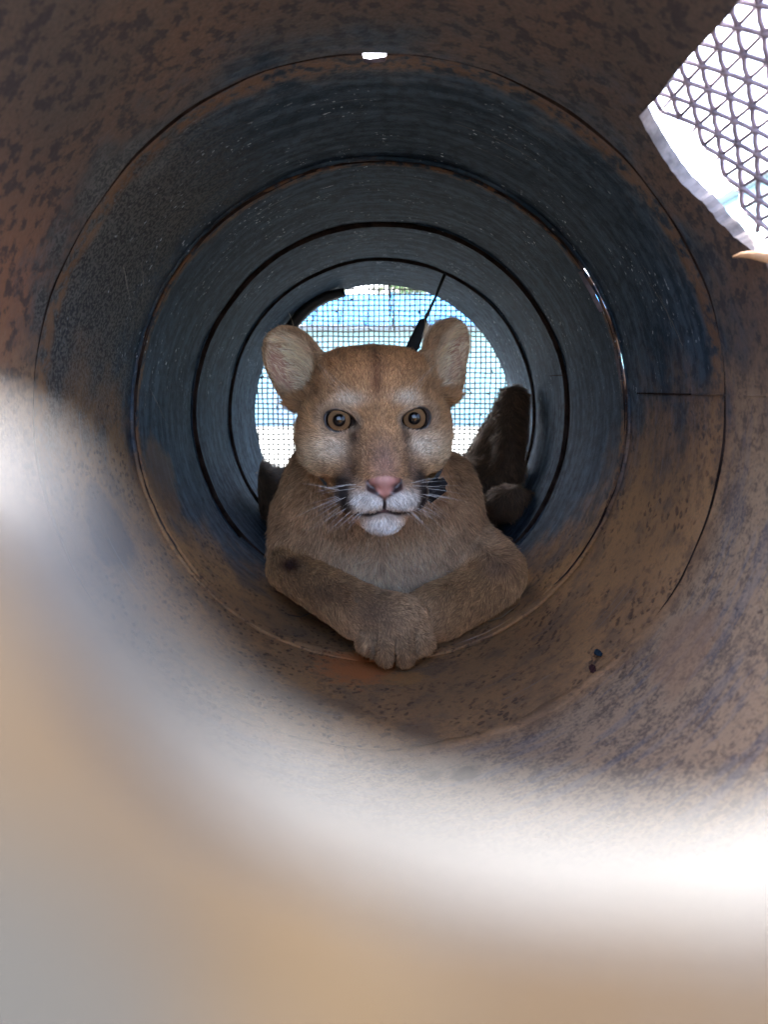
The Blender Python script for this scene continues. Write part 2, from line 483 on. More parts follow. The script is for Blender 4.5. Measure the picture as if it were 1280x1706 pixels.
# pale scratches and dried drips on the side walls
M_scr = simple('pale_scratch', (0.15, 0.135, 0.12), 0.8, 0.4, 120)
def bez(pts, n=14):
    out = []
    for i in range(len(pts) - 1):
        p0, p1, p2, p3 = [np.array(pts[min(max(k, 0), len(pts) - 1)], float) for k in (i - 1, i, i + 1, i + 2)]
        for q in range(n):
            t = q / n
            out.append(0.5 * (2 * p1 + (p2 - p0) * t + (2 * p0 - 5 * p1 + 4 * p2 - p3) * t * t + (3 * p1 - p0 - 3 * p2 + p3) * t ** 3))
    return out
for line, wd in ((((190, 420), (206, 440), (213, 480), (224, 540), (222, 575)), 0.0011), (((232, 424), (239, 450), (240, 490), (238, 545)), 0.0009), (((243, 636), (262, 672), (284, 718)), 0.0010),
                 (((1012, 392), (1062, 450), (1108, 520), (1140, 600), (1154, 690), (1158, 780)), 0.0008), (((1044, 410), (1090, 480), (1120, 560), (1132, 640)), 0.0006)):
    pts = []
    for (px, py) in bez(line):
        a, y = cyl(px + random.uniform(-0.8, 0.8), py)
        rr_ = (R + 0.003 if 0.69 < y < 0.955 else R) + wd * 0.62 + lump(a, y)
        pts.append((rr_ * math.cos(a), y, H + rr_ * math.sin(a)))
    tube_obj('scratch', pts, [wd * (0.55 + 0.45 * math.sin(math.pi * (k + 0.5) / len(pts))) * random.uniform(0.8, 1.1) for k in range(len(pts))], M_scr, trap, 5)

# ------------------------------------------------------------------ mesh over the far end
grille = mesh_obj('end_grille', *(lambda vf: vf)(tube_data([((R + 0.006) * math.cos(2 * math.pi * k / 96), 1.859, H + (R + 0.006) * math.sin(2 * math.pi * k / 96)) for k in range(97)], 0.004, 8)), M_band, trap, True)
vs, fs = [], []
pitch = 0.0121
n = int(R / pitch) + 1
for axis in (0, 1):
    for i in range(-n, n + 1):
        c = (i + 0.35) * pitch + random.uniform(-1, 1) * 0.0004
        if abs(c) > R: continue
        h = math.sqrt((R + 0.004)**2 - c * c)
        pts = []
        m = 26
        for k in range(m + 1):
            s = -h + 2 * h * k / m
            wob = 0.0006 * math.sin(s * 60 + i) + 0.0004 * math.sin(s * 23 + 2 * i)
            yb = 1.858 + (0.0010 if axis else -0.0010) + 0.004 * math.sin(3 * s + c * 9)
            pts.append((c + wob, yb, H + s) if axis == 0 else (s, yb, H + c + wob))
        v, f = tube_data(pts, 0.0019, 5, True, len(vs)); vs += v; fs += f
gm = mesh_obj('wire_mesh', vs, fs, M_gridw, grille); gm['kind'] = 'stuff'
# bits of leaf and mud caught in the mesh
vs, fs = [], []
for (px, py) in ((774, 616), (821, 619), (780, 650), (788, 664), (814, 656), (794, 674), (797, 716), (812, 742), (808, 748), (463, 680), (470, 672), (760, 640), (700, 520), (560, 520), (800, 690), (783, 655), (585, 500), (620, 548), (690, 545), (436, 628)):
    p = P(px, py, 1.853)
    bmv = [p + np.array([random.uniform(-1, 1) * 0.007, random.uniform(-0.002, 0.002), random.uniform(-1, 1) * 0.006]) for _ in range(5)]
    b = len(vs); vs += bmv; fs += [(b, b + 1, b + 2), (b, b + 2, b + 3), (b, b + 3, b + 4), (b, b + 4, b + 1)]
db = mesh_obj('caught_debris', vs, fs, M_black, grille); db['kind'] = 'stuff'

# dark rolled strip inside the far rim, upper left, and a pale tab added for the bright light slit
strip_pts = []
for k in range(15):
    a = d2r(148 - 41 * k / 14)
    rr = R - 0.012 - 0.004 * math.sin(k * 0.5)
    strip_pts.append((rr * math.cos(a), 1.79 + 0.004 * k / 14, H + rr * math.sin(a)))
tube_obj('rolled_strip', strip_pts, [0.010 + 0.004 * math.sin(math.pi * k / 14) for k in range(15)], M_black, trap, 8)
p = P(566, 468, 1.79)
tab = mesh_obj('glint_tab', [p + np.array(q) for q in ((-0.020, 0, -0.012), (0.012, 0, 0.008), (0.016, 0.004, 0.002), (-0.016, 0.004, -0.018), (-0.020, 0.002, -0.012), (0.012, 0.002, 0.008), (0.016, 0.006, 0.002), (-0.016, 0.006, -0.018))],
               [(0, 1, 2, 3), (7, 6, 5, 4), (0, 4, 5, 1), (1, 5, 6, 2), (2, 6, 7, 3), (3, 7, 4, 0)], M_edge, trap)

# ------------------------------------------------------------------ mesh over the side window
wg = empty('window_grille', (0, 0, 0))
wg.parent = trap; wg.matrix_parent_inverse = Matrix.Translation(-Vector(trap.location))
RW = R + 0.0150
ds, dt = 0.0138, 0.0128
def wpt(s, tt, dr=0.0):
    """s = arc length downward from azimuth 50 deg, tt = distance from the far edge towards the near end"""
    a = d2r(50.5) - s / RW
    return ((RW + dr) * math.cos(a), 0.612 - tt, H + (RW + dr) * math.sin(a))
S_MAX = int(RW * d2r(60) / ds); T_MAX = 36
def wire_obj(pts, rad):
    v, f = tube_data(pts, rad, 6)
    return mesh_obj('wire', v, f, M_wire, wg, True)
def t_edge(k):            # the panel's far edge runs slightly askew
    return 0.002 + 0.0016 * k
for k in range(S_MAX + 1):           # rods along the pipe, on the outside
    t0 = t_edge(k) - 0.006
    wire_obj([wpt(k * ds, t0 + (0.49 - t0) * q / 8, 0.0022) for q in range(9)], 0.0016)
for sgn in (1, -1):
    for j in range(-S_MAX, T_MAX + S_MAX):
        pts = []
        for k in range(0, S_MAX + 1):
            tt = (2 * j + sgn * k + 0.5) * dt
            if t_edge(k) - dt * 0.8 <= tt <= 0.49:
                pts.append(wpt(k * ds, tt, -0.0004 * sgn))
                # slight crimp half way
                if k < S_MAX:
                    t2 = tt + sgn * dt * 0.5
                    if t_edge(k) - dt * 0.8 <= t2 + sgn * dt * 0.5 <= 0.49:
                        pts.append(wpt((k + 0.5) * ds, t2 + 0.0004 * sgn, -0.0006))
        if len(pts) >= 3: wire_obj(pts, 0.0018)

# bent tag of metal at the window's lower corner, and a nub at its upper edge
p0 = P(1222, 428, 0.585); p1 = P(1250, 424, 0.575); p2 = P(1290, 432, 0.56)
tube_obj('burr', [p0, p0 * 0.5 + p1 * 0.5 + np.array([0, 0, 0.0006]), p1, p2], [0.0008, 0.0022, 0.003, 0.004], simple('orange_burr', (0.42, 0.24, 0.12), 0.6, 0.2, 60), trap, 6)
q0 = P(1122, 134, 0.60); q1 = P(1112, 122, 0.60)
tube_obj('burr', [q0, q0 * 0.5 + q1 * 0.5, q1], [0.0025, 0.0026, 0.0014], M_edge, trap, 7)

# ------------------------------------------------------------------ plate closing the near end, with the hole the picture is taken through
DP = 0.0165
def near(px, py, y=DP):
    p = P(px, py, y); return (p[0], p[2] - H)
# lower half-plate: its top edge dips in a torch-cut notch in front of the lens
notch_px = [(-700, 650), (-420, 668), (-240, 705), (-120, 752), (-50, 805), (5, 872), (60, 968), (130, 1080), (210, 1188), (300, 1280), (390, 1352), (480, 1402), (560, 1436), (640, 1462),
           (760, 1492), (900, 1516), (1080, 1534), (1280, 1542), (1500, 1520), (1720, 1420), (1850, 1240), (1930, 1020), (1990, 810), (2080, 710), (2300, 660), (2600, 650)]
RP = R + 0.009
TH = 0.0045
def plate_material():
    t = NT('rusty_plate')
    n1 = t.noise(160.0, 2, 0.5); n2 = t.noise(420.0, 2)
    c = t.mix(t.ramp(n1, 0.35, 0.65), (0.100, 0.046, 0.011), (0.132, 0.066, 0.020))
    c = t.mix(t.ramp(n2, 0.45, 0.7, 0, 0.4), c, (0.080, 0.066, 0.054))
    d = t.dist((near(-150, 1800)[0], DP, H + near(-150, 1800)[1]))
    c = t.mix(t.ramp(d, 0.0100, 0.0040), c, (0.072, 0.052, 0.034))
    return t.fin(c, 0.7)
M_plate = plate_material()
def worn_lit_material():
    t = NT('worn_edge_lit_left')
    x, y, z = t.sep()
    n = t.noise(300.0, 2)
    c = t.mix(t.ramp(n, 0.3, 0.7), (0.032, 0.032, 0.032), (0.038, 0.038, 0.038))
    c = t.mix(t.ramp(t.math('ADD', x, t.mul(t.math('SUBTRACT', n, 0.5), 0.002)), -0.0015, -0.0065), c, (0.100, 0.098, 0.096))   # left side painted lighter, as if sun fell on it
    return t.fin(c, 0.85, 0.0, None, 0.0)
M_worn_lit = worn_lit_material()
top = [near(*p) for p in notch_px]
zc = top[0][1]; xe = math.sqrt(RP * RP - zc * zc)
top = [(-xe, zc)] + [(-xe + (top[0][0] + xe) * k / 8, zc) for k in range(1, 8)] + top + [(top[-1][0] + (xe - top[-1][0]) * k / 8, zc) for k in range(1, 8)] + [(xe, zc)]
nT = len(top)
a0 = math.atan2(zc, xe)
rim = [(RP * math.cos(a0 - (math.pi + 2 * a0) * k / 60), RP * math.sin(a0 - (math.pi + 2 * a0) * k / 60)) for k in range(1, 60)]
def offset(d):
    out = []
    for i, (a, b) in enumerate(top):
        p_, q_ = top[max(i - 1, 0)], top[min(i + 1, nT - 1)]
        tx, tz = q_[0] - p_[0], q_[1] - p_[1]; L = math.hypot(tx, tz)
        out.append((a + tz / L * d, b - tx / L * d))
    return out
rows = [(offset(0.0), DP + TH), (offset(0.0), DP + 0.0010), (offset(0.0005), DP + 0.0003), (offset(0.0014), DP)]
vs = [(a, y_, H + b) for r_, y_ in rows for a, b in r_]
fs, mi = [], []
for q in range(3):
    for k in range(nT - 1):
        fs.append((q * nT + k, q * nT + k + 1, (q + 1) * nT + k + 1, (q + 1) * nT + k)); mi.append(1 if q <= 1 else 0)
for loop, y_ in ((rows[3][0] + rim, DP), (rows[0][0] + rim, DP + TH)):
    base = len(vs)
    vo, eo, fo, *_ = delaunay_2d_cdt([Vector(p) for p in loop], [], [list(range(len(loop)))[::-1]], 1, 1e-7)
    vs += [(v.x, y_, H + v.y) for v in vo]
    for f in fo: fs.append(tuple(base + k for k in f)); mi.append(0)
ro = [rows[3][0][-1]] + rim + [rows[3][0][0]]
b0 = len(vs)
for (a, b) in ro: vs += [(a, DP, H + b), (a, DP + TH, H + b)]
for k in range(len(ro) - 1):
    fs.append((b0 + 2 * k, b0 + 2 * k + 2, b0 + 2 * k + 3, b0 + 2 * k + 1)); mi.append(0)
plate = mesh_obj('end_plate', vs, fs, M_plate, trap)
plate.data.materials.append(M_worn_lit)
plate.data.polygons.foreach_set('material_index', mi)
plate['label'] = 'rusty half plate at the open end with a worn notch brightened on its left'
#PUMA_BEGIN
# ------------------------------------------------------------------ the puma: one continuous skin grown from a distance field
def aw(px, py, y):               # photo pixel at a distance -> point relative to the pipe axis
    p = P(px, py, y); return np.array([p[0], p[1], p[2] - H])

HO = aw(630, 699, 0.835)                                   # between the eyes
YAW, ROLL, PIT = d2r(5.5), d2r(-1.3), d2r(0.0)
HM = np.array(Matrix.Rotation(YAW, 3, 'Z') @ Matrix.Rotation(ROLL, 3, 'Y') @ Matrix.Rotation(PIT, 3, 'X'))
def h2w(p): return HO + HM @ (np.array(p, float) * 0.01)   # head frame in centimetres: x right, y into the head, z up

def axis_grid(parts):
    out = []
    for lo, hi, st in parts:
        n_ = max(1, int(round((hi - lo) / st)))
        out += list(lo + (hi - lo) * np.arange(n_) / n_)
    out.append(parts[-1][1])
    return np.array(out)
GX = axis_grid([(-0.235, -0.125, 0.004), (-0.125, 0.125, 0.0019), (0.125, 0.20, 0.0028), (0.20, 0.30, 0.006)])
GY = axis_grid([(0.735, 0.925, 0.0019), (0.925, 1.10, 0.0030), (1.10, 1.78, 0.0065)])
GZ = axis_grid([(-0.315, -0.150, 0.0026), (-0.150, 0.155, 0.0019)])
D = np.full((len(GX), len(GY), len(GZ)), 0.5, np.float32)

def region(lo, hi):
    i0, i1 = np.searchsorted(GX, [lo[0], hi[0]]); j0, j1 = np.searchsorted(GY, [lo[1], hi[1]]); k0, k1 = np.searchsorted(GZ, [lo[2], hi[2]])
    sl = (slice(max(i0 - 1, 0), i1 + 1), slice(max(j0 - 1, 0), j1 + 1), slice(max(k0 - 1, 0), k1 + 1))
    X = GX[sl[0]][:, None, None]; Y = GY[sl[1]][None, :, None]; Z = GZ[sl[2]][None, None, :]
    return sl, X, Y, Z

def smin(a, b, k):
    h = np.clip(0.5 + 0.5 * (b - a) / k, 0, 1)
    return b + (a - b) * h - k * h * (1 - h)

def local(X, Y, Z, c, M):
    dx, dy, dz = X - c[0], Y - c[1], Z - c[2]
    return [M[0][i] * dx + M[1][i] * dy + M[2][i] * dz for i in range(3)]     # M columns = local axes

I3 = np.eye(3)
def f_ell(X, Y, Z, c, r, M=I3):
    u = local(X, Y, Z, c, M)
    k0 = np.sqrt((u[0] / r[0])**2 + (u[1] / r[1])**2 + (u[2] / r[2])**2) + 1e-9
    k1 = np.sqrt((u[0] / r[0]**2)**2 + (u[1] / r[1]**2)**2 + (u[2] / r[2]**2)**2) + 1e-9
    return k0 * (k0 - 1) / k1
def f_cone(X, Y, Z, a, b, ra, rb):
    ab = b - a; L2 = np.dot(ab, ab)
    t = np.clip(((X - a[0]) * ab[0] + (Y - a[1]) * ab[1] + (Z - a[2]) * ab[2]) / L2, 0, 1)
    d = np.sqrt((X - a[0] - t * ab[0])**2 + (Y - a[1] - t * ab[1])**2 + (Z - a[2] - t * ab[2])**2)
    return d - (ra + (rb - ra) * t)
def ell(c, r, k=0.012, M=I3, op='add'):
    c = np.array(c); m = max(r) + 3 * k + 0.01
    sl, X, Y, Z = region(c - m, c + m)
    d = f_ell(X, Y, Z, c, r, M)
    D[sl] = smin(D[sl], d, k) if op == 'add' else -smin(-D[sl], d, k)
def cone(a, b, ra, rb, k=0.015):
    a, b = np.array(a), np.array(b); m = max(ra, rb) + 3 * k + 0.01
    sl, X, Y, Z = region(np.minimum(a, b) - m, np.maximum(a, b) + m)
    D[sl] = smin(D[sl], f_cone(X, Y, Z, a, b, ra, rb), k)
def hell(c, r, k=0.8, op='add', M=None):                   # head-frame versions in centimetres
    ell(h2w(c), tuple(q * 0.01 for q in r), k * 0.01, HM if M is None else HM @ M, op)
def hcone(a, b, ra, rb, k=0.8): cone(h2w(a), h2w(b), ra * 0.01, rb * 0.01, k * 0.01)
def bulge(c, s, amp):                                      # soft push (amp > 0 grows), head frame
    c = h2w(c); m = 3 * max(s) * 0.01
    sl, X, Y, Z = region(c - m, c + m)
    u = local(X, Y, Z, c, HM)
    D[sl] -= amp * 0.01 * np.exp(-sum((u[i] / (s[i] * 0.01))**2 for i in range(3)))

# trunk, chest, shoulders
cone((0.00, 1.13, -0.150), (-0.01, 1.26, -0.160), 0.118, 0.128, 0.03)
cone((-0.01, 1.26, -0.160), (0.02, 1.56, -0.165), 0.128, 0.120, 0.03)
ell((0.045, 1.58, -0.165), (0.135, 0.13, 0.125), 0.03)
ell((-0.002, 1.100, -0.140), (0.128, 0.085, 0.108), 0.03)
ell((-0.100, 1.12, -0.135), (0.044, 0.085, 0.095), 0.03)
ell((0.100, 1.12, -0.145), (0.044, 0.085, 0.090), 0.03)
# neck
cone(h2w((0, 10, -2.5)), (0.004, 1.08, -0.125), 0.070, 0.105, 0.035)
# left foreleg in the picture: upper arm, forearm laid across, big paw
eL = aw(482, 948, 1.055); wL = aw(598, 1018, 0.968)
cone((-0.110, 1.12, -0.15), eL + np.array([0.004, 0.012, 0.006]), 0.050, 0.034, 0.022)
cone(eL, wL, 0.0300, 0.0335, 0.005)
pL = aw(660, 1044, 0.948)
cone(wL, pL, 0.0335, 0.041, 0.006)
ell(pL + np.array([0.001, 0.0, -0.004]), (0.043, 0.042, 0.041), 0.012)
TOES = []
for (px, py, yy, r) in ((615, 1071, 0.922, 0.0160), (641, 1086, 0.907, 0.0175), (676, 1087, 0.907, 0.0175), (704, 1070, 0.920, 0.0160)):
    c = aw(px, py, yy); TOES.append(c)
    cone(pL * 0.62 + c * 0.38 + np.array([0, 0, 0.010]), c, r * 0.95, r, 0.0045)
for i in range(3):                                         # clefts between the toes
    m_ = 0.5 * (TOES[i] + TOES[i + 1]); sg_ = (0.0036, 0.022, 0.020)
    sl, X, Y, Z = region(m_ - 0.05, m_ + 0.05)
    D[sl] += (0.0075 * np.exp(-((X - m_[0]) / sg_[0])**2 - ((Y - m_[1]) / sg_[1])**2 - ((Z - m_[2]) / sg_[2])**2)).astype(np.float32)
# right foreleg: elbow bent wide against the wall, paw tucked behind
eR = aw(824, 966, 1.045)
cone((0.098, 1.13, -0.165), eR + np.array([0.000, 0.0, 0.010]), 0.046, 0.040, 0.014)
ell(eR, (0.040, 0.042, 0.046), 0.010)
wR = aw(735, 1018, 1.000)
cone(eR + np.array([-0.004, -0.006, -0.008]), wR, 0.040, 0.036, 0.006)
cone(wR, aw(690, 1034, 1.02), 0.036, 0.034, 0.010)
# hind quarters
cone(aw(796, 815, 1.56), aw(855, 668, 1.52), 0.055, 0.026, 0.03)
cone(aw(856, 672, 1.52), aw(850, 740, 1.48), 0.027, 0.032, 0.02)
cone(aw(800, 815, 1.52), aw(848, 785, 1.48), 0.060, 0.032, 0.03)
cone(aw(778, 862, 1.44), aw(838, 842, 1.40), 0.026, 0.028, 0.015)
hp = aw(846, 838, 1.385)
ell(hp, (0.038, 0.040, 0.032), 0.012)
for (dx, dz, r) in ((0.018, -0.028, 0.014), (0.032, -0.010, 0.0145), (0.030, 0.012, 0.0135), (0.012, 0.024, 0.0125)):
    cone(hp, hp + np.array([dx, -0.026, dz]), r, r * 0.95, 0.006)
ell(aw(436, 815, 1.48), (0.032, 0.060, 0.055), 0.012)
cone(aw(500, 830, 1.56), aw(440, 812, 1.50), 0.075, 0.030, 0.03)
# tail curling up behind the raised leg
tl = [aw(800, 800, 1.68), aw(815, 745, 1.66), aw(821, 705, 1.65), aw(829, 660, 1.64)]
for i in range(3): cone(tl[i], tl[i + 1], 0.020, 0.018, 0.01)

# head
hell((0, 7.6, 2.0), (6.5, 7.6, 6.3), 1.0)                  # braincase
hell((0, 3.2, 3.2), (5.0, 4.2, 4.3), 1.5)
for s in (-1, 1): hell((s * 3.3, 6.6, 4.2), (3.4, 5.0, 3.6), 1.2)                  # forehead
for s in (-1, 1):
    hell((s * 4.45, 4.9, -0.9), (4.05, 5.0, 4.4), 1.6)       # cheekbones
    hell((s * 5.6, 6.2, -2.7), (2.9, 4.2, 3.5), 1.4)       # jowl
    hcone((s * 1.9, 0.2, 2.2), (s * 5.0, 1.9, 1.7), 1.0, 1.1, 1.2)   # brow
    hcone((s * 3.6, -0.9, -5.2), (s * 5.6, 2.6, -4.0), 1.5, 2.0, 1.6)
hcone((0, 1.6, 2.0), (0, -4.3, -4.9), 2.4, 1.85, 1.6)      # bridge of the nose
hcone((0, 0.6, -2.6), (0, -3.0, -6.6), 3.3, 2.9, 1.6)      # snout under the bridge
for s in (-1, 1):
    hell((s * 1.95, -4.0, -7.75), (2.15, 2.35, 1.75), 0.7) # whisker pads
    hell((s * 3.2, -2.4, -7.7), (1.7, 2.4, 2.0), 0.9)
hell((0, -5.35, -6.35), (1.55, 0.95, 0.95), 0.5)           # nose
hcone((0, -4.9, -6.9), (0, -4.9, -8.1), 0.9, 0.5, 0.5)
hcone((0, -3.2, -10.15), (0, 1.0, -9.2), 1.55, 2.3, 0.9)    # chin
for s in (-1, 1):
    hcone((s * 0.9, -3.0, -10.0), (s * 2.8, 3.5, -7.4), 1.5, 2.5, 1.2)
hcone((0, 1.5, -8.5), (0, 8.5, -6.5), 3.4, 5.2, 2.0)       # throat

# eyelids and eye openings
EYE = [(-4.15, 1.35, 0.02), (4.15, 1.35, 0.02)]
for s, e in zip((-1, 1), EYE):
    hell(e, (2.05, 2.05, 2.0), 0.7)
for s, e in zip((-1, 1), EYE):
    c = h2w(e); m = 0.03
    sl, X, Y, Z = region(c - np.array([m, 0.06, m]), c + np.array([m, 0.02, m]))
    u = local(X, Y, Z, c, HM)
    # almond: inner corner lower, pointed
    xi = -s * u[0] * 100; zi = u[2] * 100 + 0.10 * xi
    half = 1.04 - 0.12 * xi
    a_ = np.sqrt((xi / 1.46)**2 + ((zi + 0.05) / np.clip(half, 0.5, 2))**2) - 1.0
    cut = np.maximum(a_ * 0.012, (u[1] - 0.006) * 1.0)
    D[sl] = np.maximum(D[sl], -cut)
# nostrils, lip lines, folds
for s in (-1, 1):
    bulge((s * 1.05, -6.0, -6.85), (0.50, 0.9, 0.34), -0.55)
    bulge((s * 1.45, -5.7, -6.5), (0.30, 0.8, 0.30), -0.35)
    bulge((s * 1.75, -5.3, -5.7), (0.5, 0.8, 0.7), -0.18)
    bulge((s * 2.9, -1.0, -0.6), (0.8, 1.2, 0.9), -0.25)   # inner corner hollow
def zmouth(ax_): return -9.25 - 0.42 * np.clip(ax_ / 1.5, 0, 1) + 0.10 * np.clip((ax_ - 1.6) / 1.3, 0, 1)
c = h2w((0, -3.5, -9.3))
sl, X, Y, Z = region(c - np.array([0.05, 0.05, 0.03]), c + np.array([0.05, 0.05, 0.03]))
u = [q * 100 for q in local(X, Y, Z, HO, HM)]
ax_ = np.abs(u[0])
gm_ = np.exp(-((u[2] - zmouth(ax_)) / 0.17)**2) * np.clip((3.2 - ax_) / 0.6, 0, 1) * np.clip((-0.2 - u[1]) / 1.0, 0, 1)
gp_ = np.exp(-(u[0] / 0.16)**2) * np.clip((-7.5 - u[2]) / 0.3, 0, 1) * np.clip((u[2] + 9.4) / 0.3, 0, 1) * np.clip((-3.0 - u[1]) / 0.6, 0, 1)
D[sl] += 0.01 * (0.42 * gm_ + 0.30 * gp_)

# ears: thick shells scooped out from the front
def orth(u_, n_):
    u_ = np.array(u_, float); u_ /= np.linalg.norm(u_)
    n_ = np.array(n_, float); n_ -= u_ * np.dot(u_, n_); n_ /= np.linalg.norm(n_)
    return np.stack([np.cross(u_, n_), n_, u_], 1)          # columns: side, facing, up
EARS = [(aw(491, 606, 0.915), orth((-0.52, 0.08, 0.80), (-0.30, -0.95, 0)), 3.45, 4.60),
        (aw(741, 597, 0.915), orth((0.30, 0.08, 0.93), (0.70, -0.72, 0)), 3.25, 4.70)]
for c, M, w_, h_ in EARS:
    ell(c, (w_ * 0.01, 0.0205, h_ * 0.01), 0.012, M)
    ell(c - M[:, 2] * 0.027, (0.033, 0.024, 0.030), 0.016, M)
for c, M, w_, h_ in EARS:
    ell(c + M[:, 1] * 0.0150 - M[:, 2] * 0.002, (w_ * 0.01 - 0.0055, 0.0265, h_ * 0.01 - 0.0055), 0.003, M, 'sub')
# keep the skin off the pipe wall
rad = np.sqrt(GX[:, None]**2 + GZ[None, :]**2)[:, None, :]
D[:] = np.maximum(D, (rad - (R - 0.006)).astype(np.float32))

def surface_nets(D):
    S = D < 0
    nx, ny, nz = D.shape
    c8 = [S[i:nx - 1 + i, j:ny - 1 + j, k:nz - 1 + k] for i in (0, 1) for j in (0, 1) for k in (0, 1)]
    cnt = sum(c.astype(np.uint8) for c in c8)
    act = (cnt > 0) & (cnt < 8)
    I, J, K = np.nonzero(act)
    idx = np.full(act.shape, -1, np.int64); idx[I, J, K] = np.arange(len(I))
    acc = np.zeros((len(I), 3)); num = np.zeros(len(I))
    cor = [(i, j, k) for i in (0, 1) for j in (0, 1) for k in (0, 1)]
    for p in cor:
        for a in range(3):
            if p[a] == 1: continue
            q = list(p); q[a] = 1
            dp = D[I + p[0], J + p[1], K + p[2]]; dq = D[I + q[0], J + q[1], K + q[2]]
            m = (dp < 0) != (dq < 0)
            t = np.where(m, dp / (dp - dq + 1e-20), 0.0)
            pos = np.stack([GX[I + p[0]] + (t * (GX[I + q[0]] - GX[I + p[0]])), GY[J + p[1]] + t * (GY[J + q[1]] - GY[J + p[1]]), GZ[K + p[2]] + t * (GZ[K + q[2]] - GZ[K + p[2]])], 1)
            acc += pos * m[:, None]; num += m
    V = acc / num[:, None]
    Q = []
    for a in range(3):
        sa = [slice(1, -1)] * 3; sa[a] = slice(0, -1)
        sb = list(sa); sb[a] = slice(1, None)
        A, B = S[tuple(sa)], S[tuple(sb)]
        i, j, k = np.nonzero(A != B)
        off = [1, 1, 1]; off[a] = 0
        base = [i + off[0], j + off[1], k + off[2]]
        inside = A[i, j, k]
        b, c = (a + 1) % 3, (a + 2) % 3
        q = []
        for (ob, oc) in ((0, 0), (1, 0), (1, 1), (0, 1)):
            w = [x.copy() for x in base]; w[b] = w[b] - 1 + ob; w[c] = w[c] - 1 + oc
            q.append(idx[w[0], w[1], w[2]])
        q = np.stack(q, 1)
        q[~inside] = q[~inside][:, ::-1]
        Q.append(q)
    Q = np.concatenate(Q)
    return V, Q[(Q >= 0).all(1)]

V, Q = surface_nets(D)
# keep the largest piece only
par = np.arange(len(V))
for _ in range(200):
    m = np.minimum.reduce([par[Q[:, i]] for i in range(4)])
    old = par.copy()
    for i in range(4): np.minimum.at(par, Q[:, i], m)
    par = par[par]
    if (par == old).all(): break
lab, cn = np.unique(par, return_counts=True)
keepv = par == lab[cn.argmax()]
Q = Q[keepv[Q[:, 0]]]
mp = np.cumsum(keepv) - 1; V = V[keepv]; Q = mp[Q]
# light smoothing away from the face
def vnormals(V, Q):
    n = np.cross(V[Q[:, 2]] - V[Q[:, 0]], V[Q[:, 3]] - V[Q[:, 1]])
    N = np.zeros_like(V)
    for i in range(4):
        for c_ in range(3): N[:, c_] += np.bincount(Q[:, i], n[:, c_], len(V))
    return N / (np.linalg.norm(N, axis=1, keepdims=True) + 1e-12)
for it in range(3):
    s_ = np.zeros_like(V); w_ = np.zeros(len(V))
    for i in range(4):
        for c_ in range(3): s_[:, c_] += np.bincount(Q[:, i], V[Q[:, (i + 1) % 4], c_] + V[Q[:, i - 1], c_], len(V))
        w_ += 2 * np.bincount(Q[:, i], minlength=len(V))
    V += 0.45 * (s_ / w_[:, None] - V)
NV = vnormals(V, Q)

# ---- coat: colour, length and lie of the hair as functions of place
def sst(a, b, v):
    t = np.clip((v - a) / (b - a), 0, 1); return t * t * (3 - 2 * t)
def vnoise(p, f, seed):
    r_ = np.random.default_rng(seed); out = np.zeros(len(p))
    for _ in range(7):
        d = r_.normal(size=3); d /= np.linalg.norm(d)
        out += np.sin((p @ d) * f * r_.uniform(0.6, 1.5) + r_.uniform(0, 6.28))
    return out / 7 ** 0.5 * 0.7
def mixc(c, m, col):
    m = np.clip(m, 0, 1)[:, None]; return c * (1 - m) + np.array(col) * m
def gauss(u, c, s): return np.exp(-sum(((u[:, i] - c[i]) / s[i])**2 for i in range(3)))
def ear_mask(p):
    med = np.zeros(len(p)); m = np.zeros(len(p)); inn = np.zeros(len(p)); rim = np.zeros(len(p)); up = np.zeros(len(p))
    for k_, (c, M, w_, h_) in enumerate(EARS):
        u = (p - c) @ M * 100
        q = np.sqrt((u[:, 0] / w_)**2 + (u[:, 2] / h_)**2)
        m_ = (q < 1.25) & (np.abs(u[:, 1]) < 3.0) & (u[:, 2] > -h_ * 0.75)
        m = np.maximum(m, m_ * 1.0)
        inn = np.maximum(inn, m_ * sst(0.93, 0.70, q) * (u[:, 1] > -2.2))
        rim = np.maximum(rim, m_ * sst(0.72, 0.92, q))
        up = np.maximum(up, m_ * (u[:, 2] / h_))
        med = np.maximum(med, m_ * sst(-0.45, 0.35, (u[:, 0] if k_ == 0 else -u[:, 0]) / w_ - 0.25 * u[:, 2] / h_))
    return m, inn, rim, up, med
def eye_ring(u):
    r_ = np.full(len(u), 9.0)
    for s, e in zip((-1, 1), EYE):
        xi = -s * (u[:, 0] - e[0]); zi = u[:, 2] - e[2] + 0.10 * xi
        half = np.clip(1.04 - 0.12 * xi, 0.5, 2)
        q = np.sqrt((xi / 1.46)**2 + ((zi + 0.05) / half)**2)
        r_ = np.minimum(r_, np.where(u[:, 1] < 3.4, q, 9.0))
    return r_
